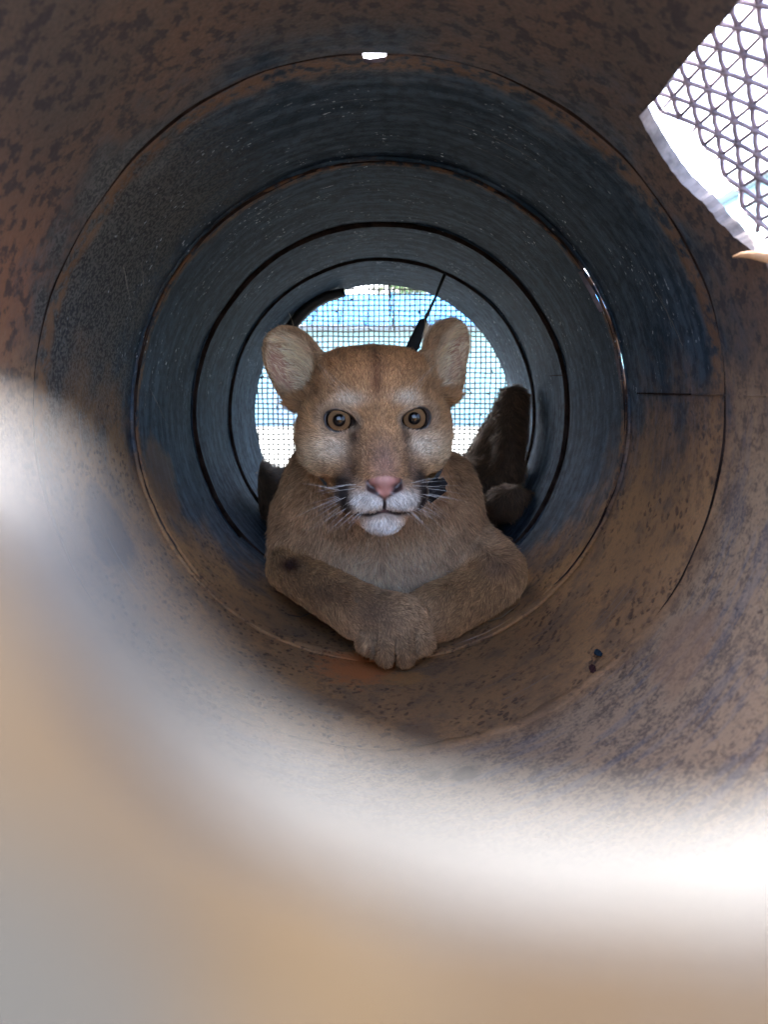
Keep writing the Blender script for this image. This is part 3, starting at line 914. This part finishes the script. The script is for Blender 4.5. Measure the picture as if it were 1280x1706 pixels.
def coat(p):
    """colour, hair length (m), bare mask"""
    u = (p - HO) @ HM * 100
    ax_ = np.abs(u[:, 0]); x_, y_, z_ = u.T
    n1 = vnoise(p, 60, 1); n2 = vnoise(p, 220, 2); n3 = vnoise(p, 25, 3)
    c = np.tile(np.array([0.43, 0.255, 0.130]), (len(p), 1))
    # body
    c = mixc(c, sst(1.02, 1.25, p[:, 1]) * 0.85, (0.055, 0.032, 0.020))  # coat painted darker towards the rear, in place of shade
    chest = gauss(p, (0.012, 1.0, -0.205), (0.095, 0.20, 0.085))
    c = mixc(c, chest * 1.3, (0.72, 0.58, 0.42))
    low = sst(-0.16, -0.23, p[:, 2]) * sst(0.90, 0.95, p[:, 1]) * sst(1.25, 1.12, p[:, 1])
    arm = np.maximum(sst(0.10, 0.05, np.linalg.norm(p - eL, axis=1)), sst(0.12, 0.07, np.linalg.norm(p - eR, axis=1)))
    leg = np.zeros(len(p))
    for a, b, r_ in ((eL, wL, 0.037), (wL, pL, 0.046), (eR, wR, 0.045), (pL, pL + np.array([0, -0.03, -0.02]), 0.058)):
        ab = b - a; t = np.clip(((p - a) @ ab) / (ab @ ab), 0, 1)
        leg = np.maximum(leg, sst(r_ + 0.010, r_ - 0.004, np.linalg.norm(p - a - t[:, None] * ab, axis=1)))
    c = mixc(c, leg * 0.9, (0.37, 0.212, 0.095))
    paw = sst(0.075, 0.045, np.linalg.norm(p - pL, axis=1))
    c = mixc(c, paw * 0.75, (0.47, 0.315, 0.18))
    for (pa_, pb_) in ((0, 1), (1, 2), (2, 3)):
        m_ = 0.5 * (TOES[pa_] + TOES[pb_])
        c = mixc(c, gauss(p, m_, (0.0040, 0.022, 0.020)) * 0.75, (0.06, 0.038, 0.026))  # toe clefts darkened in the coat, shade painted in
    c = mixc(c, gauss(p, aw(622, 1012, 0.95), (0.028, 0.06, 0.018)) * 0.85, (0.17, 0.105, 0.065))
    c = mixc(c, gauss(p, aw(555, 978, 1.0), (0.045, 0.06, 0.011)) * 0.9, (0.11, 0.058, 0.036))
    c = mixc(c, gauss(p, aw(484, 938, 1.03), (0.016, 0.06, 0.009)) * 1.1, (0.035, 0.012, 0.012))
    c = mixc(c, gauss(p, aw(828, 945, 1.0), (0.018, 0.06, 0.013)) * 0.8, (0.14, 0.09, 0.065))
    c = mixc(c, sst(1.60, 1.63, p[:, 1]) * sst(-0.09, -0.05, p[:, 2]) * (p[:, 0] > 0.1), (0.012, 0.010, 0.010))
    # head
    hd = sst(11.0, 8.0, y_) * sst(-13.5, -12.0, z_)
    f = np.tile(np.array([0.47, 0.262, 0.125]), (len(p), 1))
    f = mixc(f, sst(3.0, 7.5, z_) * 0.65, (0.42, 0.185, 0.075))
    f = mixc(f, gauss(u, (0, 2.5, 6.2), (0.75, 5, 2.6)) * 0.9, (0.10, 0.042, 0.020))
    f = mixc(f, gauss(u, (-0.15, 0, 3.6), (0.55, 5, 1.6)) * 0.8, (0.17, 0.065, 0.028))
    f = mixc(f, sst(4.2, 6.5, ax_) * sst(1.0, 4.0, z_) * 0.40, (0.20, 0.11, 0.06))
    for s in (-1, 1):
        f = mixc(f, gauss(u, (s * 3.0, 0, 2.1), (1.5, 4, 0.75)) * 1.2, (0.70, 0.57, 0.44))      # pale brow spot
        f = mixc(f, gauss(u, (s * 4.7, 1, -2.9), (2.1, 5, 1.5)) * 1.15, (0.70, 0.56, 0.43))     # pale under the eye
        f = mixc(f, gauss(u, (s * 6.6, 4, -4.2), (1.9, 5, 2.4)) * 0.80, (0.62, 0.50, 0.33))      # pale jowl
        f = mixc(f, gauss(u, (s * 2.50, 0, -1.8), (0.60, 4, 2.0)) * 1.0, (0.085, 0.045, 0.030)) # tear line
        f = mixc(f, gauss(u, (s * 2.9, -2, -5.2), (1.0, 4, 1.5)) * 0.85, (0.13, 0.080, 0.058))
        f = mixc(f, gauss(u, (s * 4.35, -2, -7.4), (0.75, 3.0, 1.35)) * 1.0, (0.022, 0.014, 0.012)) # black lip patch
        f = mixc(f, gauss(u, (s * 3.5, -3, -6.6), (0.9, 3.0, 0.8)) * 0.7, (0.05, 0.032, 0.025))
    br = gauss(u, (0, -3, -3.9), (1.6, 6, 2.1))
    f = mixc(f, br * 0.85, (0.20, 0.118, 0.095))
    f = mixc(f, gauss(u, (0, -4, -4.9), (1.2, 4, 1.0)) * 0.5, (0.36, 0.18, 0.15))
    for s in (-1, 1):
        pad = gauss(u, (s * 1.9, -4.5, -8.1), (1.85, 3.2, 0.95))
        f = mixc(f, pad * 2.0, (0.82, 0.77, 0.70))
        for (qx, qz) in ((2.6, -7.3), (3.1, -7.9), (2.9, -8.5), (2.1, -7.8), (2.3, -8.4)):
            f = mixc(f, gauss(u, (s * qx, -4, qz), (0.42, 3, 0.10)) * 0.45, (0.10, 0.07, 0.055))
    for s in (-1, 1):
        f = mixc(f, gauss(u, (s * 3.85, -1.5, -7.6), (0.78, 4.0, 1.9)) * 2.4, (0.014, 0.009, 0.008))
        f = mixc(f, gauss(u, (s * 3.3, -3.5, -6.35), (0.85, 3.0, 0.6)) * 0.8, (0.06, 0.038, 0.03))
    f = mixc(f, gauss(u, (0, -3.0, -11.1), (1.9, 4.5, 1.25)) * 1.8, (0.80, 0.75, 0.68))
    # mouth line, philtrum
    ml = np.exp(-((z_ - zmouth(ax_)) / 0.30)**2) * sst(3.3, 2.7, ax_) * sst(0.5, -0.5, y_)
    ph = np.exp(-(x_ / 0.17)**2) * sst(-7.4, -7.9, z_) * sst(-9.5, -9.2, z_) * sst(-2.5, -3.2, y_)
    f = mixc(f, np.maximum(ml, ph) * 1.3, (0.015, 0.008, 0.008))
    lip = gauss(u, (0, -5, -9.35), (0.7, 2, 0.22))
    f = mixc(f, lip * 0.7, (0.14, 0.05, 0.045))
    # nose leather
    top = -5.55 - 0.25 * (ax_ / 1.5)**2
    bot = -8.05 + 0.55 * ax_
    nose = sst(top + 0.12, top - 0.12, z_) * sst(bot - 0.15, bot + 0.15, z_) * sst(2.0, 1.75, ax_) * sst(-4.1, -4.5, y_)
    f = mixc(f, nose, (0.38, 0.175, 0.140))
    nd = nose * np.clip(sst(0.75, 1.25, ax_ + 0.5 * (-6.6 - z_)) * sst(-6.2, -6.7, z_) + sst(0.45, 0.0, z_ - bot) * 0.9 + sst(1.3, 1.75, ax_), 0, 1)
    f = mixc(f, nd, (0.028, 0.016, 0.015))
    # black eye rims
    er = eye_ring(u)
    rim_e = sst(1.30, 1.12, er) * sst(3.2, 2.4, y_)
    pale_e = sst(1.9, 1.5, er) * sst(1.15, 1.35, er) * sst(3.6, 2.6, y_)
    f = mixc(f, pale_e * 0.45 , (0.42, 0.33, 0.24))
    for s in (-1, 1):
        rim_e = np.maximum(rim_e, gauss(u, (s * 2.25, 0, -0.75), (0.45, 2.0, 0.55)))
    f = mixc(f, rim_e * 1.2, (0.012, 0.008, 0.008))
    # ears
    em, inn, rm, up, med = ear_mask(p)
    f = mixc(f, em * 0.8, (0.36, 0.225, 0.125))
    f = mixc(f, inn * 0.95, (0.86, 0.68, 0.48))
    f = mixc(f, inn * sst(0.1, -0.5, up) * 0.4, (0.52, 0.30, 0.22))
    hd = np.maximum(hd, em)
    c = c * (1 - hd[:, None]) + f * hd[:, None]
    n4 = vnoise(p, 520, 4) + vnoise(p, 900, 5)
    c *= (1 + 0.12 * n1 + 0.10 * n2 + 0.06 * n3 + 0.13 * n4)[:, None]
    # length
    L = 0.014 + 0.008 * np.clip(chest, 0, 1)
    L = L * (1 - leg) + 0.0085 * leg
    L = L * (1 - paw) + 0.0055 * paw
    lf = 0.0048 + 0.0055 * sst(0, 8, y_) + 0.004 * sst(4.5, 8.0, ax_)
    lf += 0.0025 * gauss(u, (0, -3.0, -11.5), (2.2, 4, 1.0))
    lf *= (1 - 0.45 * br)
    lf = np.where(em > 0.5, 0.0050 + inn * (0.003 + 0.014 * med), lf)
    inn = inn * (1 - 0.62 * med)
    L = L * (1 - hd) + lf * hd
    bare = np.maximum.reduce([nose, sst(1.32, 1.18, er) * sst(3.2, 2.4, y_), np.clip(1.2 * ml, 0, 1) * 0.9, ph * 0.8])
    return np.clip(c, 0.004, 0.9), L, bare, em, inn, hd, u, leg

def guide(p, n, em, inn, hd, u, leg):
    """direction the coat lies in"""
    g = np.zeros_like(p)
    g[:] = (0, 0.55, -0.85)                                           # body: back and down
    g[:, 0] += np.sign(p[:, 0]) * 0.25
    fr = p - h2w((0, -5.5, -5.2))                                     # face: away from the nose
    fr /= np.linalg.norm(fr, axis=1, keepdims=True) + 1e-9
    dn = ((u[:, 2] < -8.3) & (u[:, 1] < 2))[:, None]
    fr = np.where(dn, fr * 0.4 + np.array([0, 0.2, -0.8]), fr)
    g = g * (1 - hd[:, None]) + fr * 1.0 * hd[:, None]
    for a, b in ((eL, wL), (wL, pL), (eR, wR)):
        ab = b - a; t = np.clip(((p - a) @ ab) / (ab @ ab), 0, 1)
        w = sst(0.050, 0.036, np.linalg.norm(p - a - t[:, None] * ab, axis=1))[:, None]
        g = g * (1 - w) + (ab / np.linalg.norm(ab) + np.array([0, -0.1, -0.5])) * w
    for k, (c, M, w_, h_) in enumerate(EARS):
        near_ = (np.linalg.norm(p - c, axis=1) < 0.065)[:, None] & (em > 0.5)[:, None]
        s = -1 if k == 0 else 1
        q = M[:, 2] * 0.7 - M[:, 0] * 0.0 + np.array([s * 0.75, 0, 0])  # swept outward and up
        g = np.where(near_, q, g)
    g -= n * np.sum(g * n, 1, keepdims=True)
    return g / (np.linalg.norm(g, axis=1, keepdims=True) + 1e-9)

puma = empty('puma', (0, 1.1, H - 0.30))
tag(puma, 'tawny puma lying in the pipe with crossed forepaws, facing out', 'puma')
Vw = V + np.array([0, 0, H])
skin = NT('puma_skin')
at = skin.n('ShaderNodeAttribute'); at.attribute_name = 'coat'
at2 = skin.n('ShaderNodeAttribute'); at2.attribute_name = 'wet'
M_skin = skin.fin(at.outputs['Color'], skin.ramp(at2.outputs['Fac'], 0, 1, 0.8, 0.38), 0.0, skin.bump(skin.voro(700.0), 0.25, 0.0004))
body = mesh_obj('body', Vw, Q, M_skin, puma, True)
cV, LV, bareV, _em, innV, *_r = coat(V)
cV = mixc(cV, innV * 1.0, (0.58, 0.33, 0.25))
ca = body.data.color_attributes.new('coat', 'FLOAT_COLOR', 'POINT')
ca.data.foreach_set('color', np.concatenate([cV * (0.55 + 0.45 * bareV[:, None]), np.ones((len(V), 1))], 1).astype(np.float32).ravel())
wa = body.data.attributes.new('wet', 'FLOAT', 'POINT'); wa.data.foreach_set('value', bareV.astype(np.float32))

# ---- hair strands
def sample(nwant, weight):
    a = np.linalg.norm(np.cross(V[Q[:, 2]] - V[Q[:, 0]], V[Q[:, 3]] - V[Q[:, 1]]), axis=1) * 0.5
    cen = V[Q].mean(1)
    w = a * weight(cen)
    # leave out faces turned away from every place one could look from
    nrm = NV[Q].mean(1); vd = cen * np.array([1, 1, 1.0]); vd = vd / np.linalg.norm(vd, axis=1, keepdims=True)
    w = w * np.where((nrm * vd).sum(1) > 0.45, 0.12, 1.0)
    f = rng.choice(len(Q), nwant, p=w / w.sum())
    s, t = rng.random(nwant)[:, None], rng.random(nwant)[:, None]
    q = Q[f]
    def bil(A): return (A[q[:, 0]] * (1 - s) + A[q[:, 1]] * s) * (1 - t) + (A[q[:, 3]] * (1 - s) + A[q[:, 2]] * s) * t
    n_ = bil(NV)
    return bil(V), n_ / (np.linalg.norm(n_, axis=1, keepdims=True) + 1e-9)
def wgt(c):
    hu = (c - HO) @ HM * 100
    head = (hu[:, 1] < 9) & (hu[:, 2] > -13)
    w = np.where(head, 1.0, np.where(c[:, 1] < 1.18, 0.52, 0.10))
    return w
NS = 330000
rp, rn = sample(NS, wgt)
col, L, bare, em, inn, hd, hu, leg = coat(rp)
ok = rng.random(NS) > np.maximum(bare * 1.3, inn * 0.74)
rp, rn, col, L, em, inn, hd, hu, leg = [q[ok] for q in (rp, rn, col, L, em, inn, hd, hu, leg)]
g = guide(rp, rn, em, inn, hd, hu, leg)
ns = len(rp)
clump = np.stack([vnoise(rp, 330, 40 + i) for i in range(3)], 1)
g = g + 0.50 * clump + rng.normal(size=(ns, 3)) * 0.16
g -= rn * np.sum(g * rn, 1, keepdims=True); g /= np.linalg.norm(g, axis=1, keepdims=True) + 1e-9
lift = np.clip(0.42 + 0.10 * rng.normal(size=ns) + 0.25 * inn, 0.12, 0.9)[:, None]
Ls = (L * np.clip(1 + 0.22 * rng.normal(size=ns), 0.4, 1.7))[:, None]
d1 = rn * lift * 1.5 + g; d1 /= np.linalg.norm(d1, axis=1, keepdims=True)
d2 = rn * lift * 0.75 + g; d2 /= np.linalg.norm(d2, axis=1, keepdims=True)
d3 = rn * lift * 0.25 + g + rng.normal(size=(ns, 3)) * 0.12; d3 /= np.linalg.norm(d3, axis=1, keepdims=True)
K = 4
pts = np.empty((ns, K, 3))
pts[:, 0] = rp - rn * 0.0006
pts[:, 1] = pts[:, 0] + d1 * Ls * 0.33
pts[:, 2] = pts[:, 1] + d2 * Ls * 0.34
pts[:, 3] = pts[:, 2] + d3 * Ls * 0.33
pts[:, :, 2] += H
def hair_curves(name, pts, rads, cols, mat, parent):
    n_, k_, _ = pts.shape
    hc = bpy.data.hair_curves.new(name)
    hc.add_curves([k_] * n_)
    hc.attributes['position'].data.foreach_set('vector', pts.astype(np.float32).ravel())
    ra = hc.attributes.get('radius') or hc.attributes.new('radius', 'FLOAT', 'POINT')
    ra.data.foreach_set('value', rads.astype(np.float32).ravel())
    if cols is not None:
        a = hc.attributes.new('coat', 'FLOAT_COLOR', 'POINT')
        cc = np.ones((n_, k_, 4), np.float32); cc[:, :, :3] = cols
        a.data.foreach_set('color', cc.ravel())
    hc.materials.append(mat)
    o = bpy.data.objects.new(name, hc); COL.objects.link(o)
    o.parent = parent; o.matrix_parent_inverse = Matrix.Translation(-Vector(parent.location))
    o['kind'] = 'stuff'
    return o
tone = np.clip(1 + 0.28 * rng.normal(size=ns), 0.45, 1.6)[:, None]
agouti = (rng.random(ns) < 0.10)[:, None]                        # some hairs tipped dark, some pale
pale = (rng.random(ns) < 0.16)[:, None]
cols = np.repeat((col * tone)[:, None, :], K, 1)
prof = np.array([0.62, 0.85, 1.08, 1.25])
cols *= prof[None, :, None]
cols[:, 2:] = np.where(agouti[:, None], cols[:, 2:] * 0.38, cols[:, 2:])
cols[:, 2:] = np.where(pale[:, None], cols[:, 2:] * 1.45, cols[:, 2:])
rr = np.array([0.00021, 0.00019, 0.00014, 0.00004])[None, :] * np.where(hd > 0.5, 0.85, 1.25)[:, None]
hm = NT('puma_hair')
ha = hm.n('ShaderNodeAttribute'); ha.attribute_name = 'coat'
M_hair = hm.fin(ha.outputs['Color'], 0.55, 0.0, None, 0.35)
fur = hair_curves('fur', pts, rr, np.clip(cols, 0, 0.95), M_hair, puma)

# ---- whiskers and brow bristles
wp, wr = [], []
SN = {}
def skin_near(c):
    i = np.argmin(((V - c)**2).sum(1)); return V[i], NV[i]
for s in (-1, 1):
    for row in range(4):
        for j in range(6):
            root = h2w((s * (1.9 + 0.42 * j), -5.2 + 0.45 * j, -7.25 - 0.42 * row - 0.03 * j))
            r0, n0 = skin_near(root)
            Lw = random.uniform(0.030, 0.062) * (0.55 + 0.09 * j)
            dr = HM @ np.array([s * (0.80 + 0.1 * random.random()), -0.25 + 0.22 * j * 0.5, 0.05 - 0.26 * row + random.uniform(-0.22, 0.22)]); dr /= np.linalg.norm(dr)
            q = [r0]
            for k in range(1, 7):
                sg = HM @ np.array([s * 0.10, 0.10, -0.16]) * (k / 6)
                q.append(q[-1] + (dr + sg) * Lw / 6)
            wp.append(q); wr.append([0.00015 * (1 - 0.85 * k / 6) for k in range(7)])
    for j in range(6):
        r0, n0 = skin_near(h2w((s * (2.6 + 0.35 * j), 0, 2.7)))
        dr = n0 * 0.7 + HM @ np.array([s * 0.5, 0, 0.75 + 0.1 * j]); dr /= np.linalg.norm(dr)
        q = [r0]
        for k in range(1, 7): q.append(q[-1] + (dr + HM @ np.array([s * 0.12, 0, -0.05]) * k / 6) * random.uniform(0.03, 0.05) / 6)
        wp.append(q); wr.append([0.00007 * (1 - 0.8 * k / 6) for k in range(7)])
wp = np.array(wp); wp[:, :, 2] += H
hair_curves('whiskers', wp, np.array(wr), None, simple('whisker_white', (0.75, 0.72, 0.66), 0.35, 0.05, 10, 0, 0.0), puma)

# ---- eyes
def eye_material():
    t = NT('amber_eye')
    x, y, z = t.sep()
    r_ = t.math('SQRT', t.math('ADD', t.mul(x, x), t.mul(z, z)))
    nz = t.noise(900.0, 2)
    fib = t.noise(1.0, 2, 0.5, t.scale(t.co, (900, 60, 900)))
    iris = t.mix(t.ramp(r_, 0.0045, 0.0112), (0.10, 0.060, 0.032), (0.215, 0.125, 0.060))
    iris = t.mix(t.ramp(fib, 0.35, 0.7, 0, 0.45), iris, (0.08, 0.04, 0.02))
    iris = t.mix(t.ramp(r_, 0.0108, 0.0128), iris, (0.010, 0.007, 0.006))
    c = t.mix(t.ramp(r_, 0.0072, 0.0064), iris, (0.002, 0.002, 0.002))
    c = t.mix(t.ramp(r_, 0.0136, 0.0146), c, (0.10, 0.07, 0.06))
    m = t.fin(c, 0.6, 0.0, None, 0.0)
    t.b.inputs['Coat Weight'].default_value = 1.0; t.b.inputs['Coat Roughness'].default_value = 0.01
    t.b.inputs['Coat IOR'].default_value = 1.4
    return m
M_eye = eye_material()
for e in EYE:
    bm = bmesh.new(); bmesh.ops.create_uvsphere(bm, u_segments=40, v_segments=28, radius=0.0178)
    for v in bm.verts:
        if v.co.y < -0.0125: v.co.y -= 0.0012 * (1 - (v.co.x**2 + v.co.z**2) / 0.0127**2)      # cornea
    o = bm_obj('eye', bm, M_eye, puma, True)
    c = h2w(e); c[2] += H
    look = Vector(CAM - c); look.normalize()
    q = (-look).to_track_quat('Y', 'Z')
    o.matrix_parent_inverse = Matrix.Translation(-Vector(puma.location))
    o.location = c; o.rotation_mode = 'QUATERNION'; o.rotation_quaternion = q

# ------------------------------------------------------------------ radio collar round the puma's neck
ccen = h2w((0.9, 9.6, -2.2)); ccen[2] += H
collar = empty('radio_collar', ccen)
tag(collar, 'black radio collar with whip antenna round the neck of the puma', 'collar')
ring_v, ring_f = [], []
m = 64
tilt = np.array(Matrix.Rotation(d2r(-14), 3, 'X'))
for i in range(m):
    a = 2 * math.pi * i / m
    for (dr_, dy_) in ((0, -0.016), (0.004, -0.016), (0.004, 0.016), (0, 0.016)):
        rx, rz = 0.082 + dr_, 0.086 + dr_
        ring_v.append(ccen + tilt @ np.array([rx * math.cos(a), dy_, rz * math.sin(a)]))
for i in range(m):
    for k in range(4):
        ring_f.append((i * 4 + k, ((i + 1) % m) * 4 + k, ((i + 1) % m) * 4 + (k + 1) % 4, i * 4 + (k + 1) % 4))
M_col = simple('black_webbing', (0.014, 0.014, 0.016), 0.45, 0.3, 200, 0, 0.5, 0.0005)
mesh_obj('band', ring_v, ring_f, M_col, collar)
hb_ = P(722, 816, 0.893)
bm = bmesh.new(); bmesh.ops.create_cube(bm, size=1)
bmesh.ops.scale(bm, vec=(0.036, 0.036, 0.019), verts=bm.verts)
bmesh.ops.bevel(bm, geom=bm.edges[:], offset=0.006, segments=3, affect='EDGES')
bmesh.ops.rotate(bm, matrix=Matrix.Rotation(d2r(-38), 3, 'Y'), verts=bm.verts)
bmesh.ops.translate(bm, vec=Vector(hb_), verts=bm.verts)
bm_obj('housing', bm, M_col, collar, True)
b0_, b1_, b2_ = P(676, 604, 0.985), P(706, 537, 1.0), P(742, 456, 1.03)
tube_obj('antenna_boot', [ccen + np.array([0.028, 0.0, 0.074]), b0_, b0_ * 0.5 + b1_ * 0.5, b1_, b1_ + (b2_ - b1_) * 0.04], [0.010, 0.0085, 0.0080, 0.0070, 0.004], M_black, collar, 10)
tube_obj('antenna_whip', [b1_, b1_ * 0.5 + b2_ * 0.5 + np.array([0.001, 0, 0.0]), b2_ - (b2_ - b1_) * 0.1, b2_], [0.0024, 0.0017, 0.0022, 0.0022], M_black, collar, 8)
#PUMA_END

# ------------------------------------------------------------------ chain hanging inside the far mesh
chain = empty('hanging_chain', P(649, 462, 1.83))
tag(chain, 'short rusty chain hanging from the pipe roof before the far mesh', 'chain')
pa = P(648, 452, 1.83); pb = P(655, 552, 1.83)
nl = 9
for i in range(nl):
    c = pa + (pb - pa) * (i + 0.5) / nl + np.array([0.0012 * math.sin(i * 2.1), 0, 0])
    L = np.linalg.norm(pb - pa) / nl * 0.64
    pts = []
    for k in range(17):
        w = 2 * math.pi * k / 16
        q = np.array([0.0032 * math.cos(w), 0, L * math.sin(w)])
        if i % 2: q = np.array([0.0008 * math.cos(w), 0.0032 * math.cos(w), L * math.sin(w)])
        pts.append(c + q)
    tube_obj('link', pts, 0.0011, M_edge if i == 0 else M_black, chain, 5)

# ------------------------------------------------------------------ litter on the pipe floor
def chip(name, px, py, sx, sy, mat, label, cat):
    a, y = cyl(px, py)
    o = empty(name, (0, 0, 0))
    bm = bmesh.new()
    pts = []
    for k in range(7):
        w = 2 * math.pi * k / 7
        aa = a + sx * (0.45 + 0.75 * random.random()) * math.cos(w) / R; yy = y + sy * (0.8 + 0.4 * random.random()) * math.sin(w)
        pts.append((aa, yy))
    lo = [bm.verts.new(((R - 0.0005) * math.cos(q), w, H + (R - 0.0005) * math.sin(q))) for q, w in pts]
    hi = [bm.verts.new(((R - 0.0010) * math.cos(q), w, H + (R - 0.0010 - 0.0005 * random.random()) * math.sin(q))) for q, w in pts]
    bm.faces.new(hi); bm.faces.new(lo[::-1])
    for k in range(7): bm.faces.new((lo[k], lo[(k + 1) % 7], hi[(k + 1) % 7], hi[k]))
    bpy.data.objects.remove(o)
    return tag(bm_obj(name, bm, mat), label, cat)
chip('paint_chip', 999, 1088, 0.0045, 0.010, simple('chip_blue', (0.018, 0.032, 0.05), 0.9, 0.4, 300, spec=0.0), 'dark blue paint chip lying on the rusty pipe floor', 'paint chip')
chip('dried_leaf', 988, 1115, 0.0040, 0.010, simple('leaf_dark_red', (0.045, 0.020, 0.020), 0.9, 0.4, 300, spec=0.0), 'small dark red leaf scrap beside the blue paint chip', 'leaf')
def twig(pxs, rad, label, col):
    pts = []
    for (px, py) in pxs:
        a, y = cyl(px, py); pts.append(((R - 0.002) * math.cos(a), y, H + (R - 0.002) * math.sin(a)))
    tag(tube_obj('straw', pts, rad, simple('straw', col, 0.8), None, 5), label, 'straw')
twig([(815, 1038), (838, 1030), (862, 1012), (868, 1008)], 0.0009, 'thin dry straw lying under the bent right elbow of the puma', (0.14, 0.09, 0.05))
twig([(478, 1026), (500, 1030), (520, 1022)], 0.0009, 'thin dark straw on the pipe floor beside the left forearm', (0.07, 0.045, 0.03))

# ------------------------------------------------------------------ what stands beyond the pipe
shed = empty('low_shed', (0, 18, 0))
tag(shed, 'long low pale blue shed with a blue sheet roof beyond the far mesh', 'shed')
box_obj('wall', (-9, 18, 0), (9, 21, 2.18), M_cyanwall, shed)
v = [(-9.3, 17.7, 2.20), (9.3, 17.7, 2.20), (9.3, 21.3, 3.4), (-9.3, 21.3, 3.4), (-9.3, 17.7, 2.26), (9.3, 17.7, 2.26), (9.3, 21.3, 3.46), (-9.3, 21.3, 3.46)]
roof = mesh_obj('roof', v, [(0, 3, 2, 1), (4, 5, 6, 7), (0, 1, 5, 4), (1, 2, 6, 5), (2, 3, 7, 6), (3, 0, 4, 7)], M_blueroof, shed)
for k in range(30):
    x0 = -9.1 + k * 0.62
    vv, ff = tube_data([(x0, 17.7, 2.275), (x0, 21.3, 3.475)], 0.03, 6)
    mesh_obj('rib', vv, ff, M_blueroof, roof)
tube_obj('gutter', [(-9.3, 17.66, 2.19), (9.3, 17.66, 2.17)], 0.05, M_trim, shed, 8)
for x0 in (-5.2, 4.2):
    w = box_obj('window', (x0, 17.97, 0.95), (x0 + 0.9, 18.01, 1.75), M_trim, shed)
    box_obj("pane", (x0 + 0.07, 17.955, 1.02), (x0 + 0.83, 17.972, 1.68), M_glassd, w)
box_obj('door', (-2.6, 17.96, 0.0), (-1.7, 18.01, 2.0), simple('door_paint', (0.45, 0.6, 0.66), 0.5), shed)

blk = empty('pale_building', (9, 13, 0))
tag(blk, 'pale blue flat roofed building seen through the side window mesh', 'building')
box_obj('wall', (6.1, 12, 0), (15, 18, 4.0), M_cyanwall, blk)
box_obj('roof', (5.8, 11.7, 4.0), (15.3, 18.3, 4.25), M_trim, blk)
for i in range(4):
    w = box_obj('window', (6.7 + i * 2.0, 11.96, 2.0), (7.7 + i * 2.0, 12.01, 3.2), M_trim, blk)
    box_obj('pane', (6.78 + i * 2.0, 11.945, 2.08), (7.62 + i * 2.0, 11.962, 3.12), M_glassd, w)

def tree(x, y, h, w, label):
    t = empty('tree', (x, y, 0)); tag(t, label, 'tree')
    pts = [(x, y, 0), (x + 0.1, y, h * 0.3), (x - 0.05, y + 0.1, h * 0.6), (x + 0.1, y, h * 0.85)]
    vs, fs = tube_data(pts, [0.22, 0.17, 0.11, 0.04], 8)
    for k in range(7):
        a = random.uniform(0, 6.28); z0 = h * random.uniform(0.35, 0.7); L = w * random.uniform(0.5, 0.8)
        v, f = tube_data([(x, y, z0), (x + L * 0.5 * math.cos(a), y + L * 0.5 * math.sin(a), z0 + L * 0.35), (x + L * math.cos(a), y + L * math.sin(a), z0 + L * 0.6)], [0.08, 0.05, 0.02], 6, True, len(vs))
        vs += v; fs += f
    mesh_obj('trunk', vs, fs, M_bark, t, True)
    vs, fs = [], []
    cl = [np.array([x, y, h * 0.7]) + np.array([rng.normal() * w * 0.4, rng.normal() * w * 0.4, rng.normal() * h * 0.13]) for _ in range(26)]
    for c in cl:
        for _ in range(150):
            q = c + rng.normal(size=3) * 0.34; u = rng.normal(size=3); u /= np.linalg.norm(u); v2 = np.cross(u, rng.normal(size=3)); v2 /= np.linalg.norm(v2)
            b = len(vs); s = random.uniform(0.07, 0.13)
            vs += [q - u * s, q + v2 * s * 0.45, q + u * s, q - v2 * s * 0.45]; fs.append((b, b + 1, b + 2, b + 3))
    cr = mesh_obj('crown', vs, fs, M_leaf, t); cr['kind'] = 'stuff'
tree(1.1, 24.5, 6.2, 2.6, 'leafy tree standing behind the low blue roofed shed')
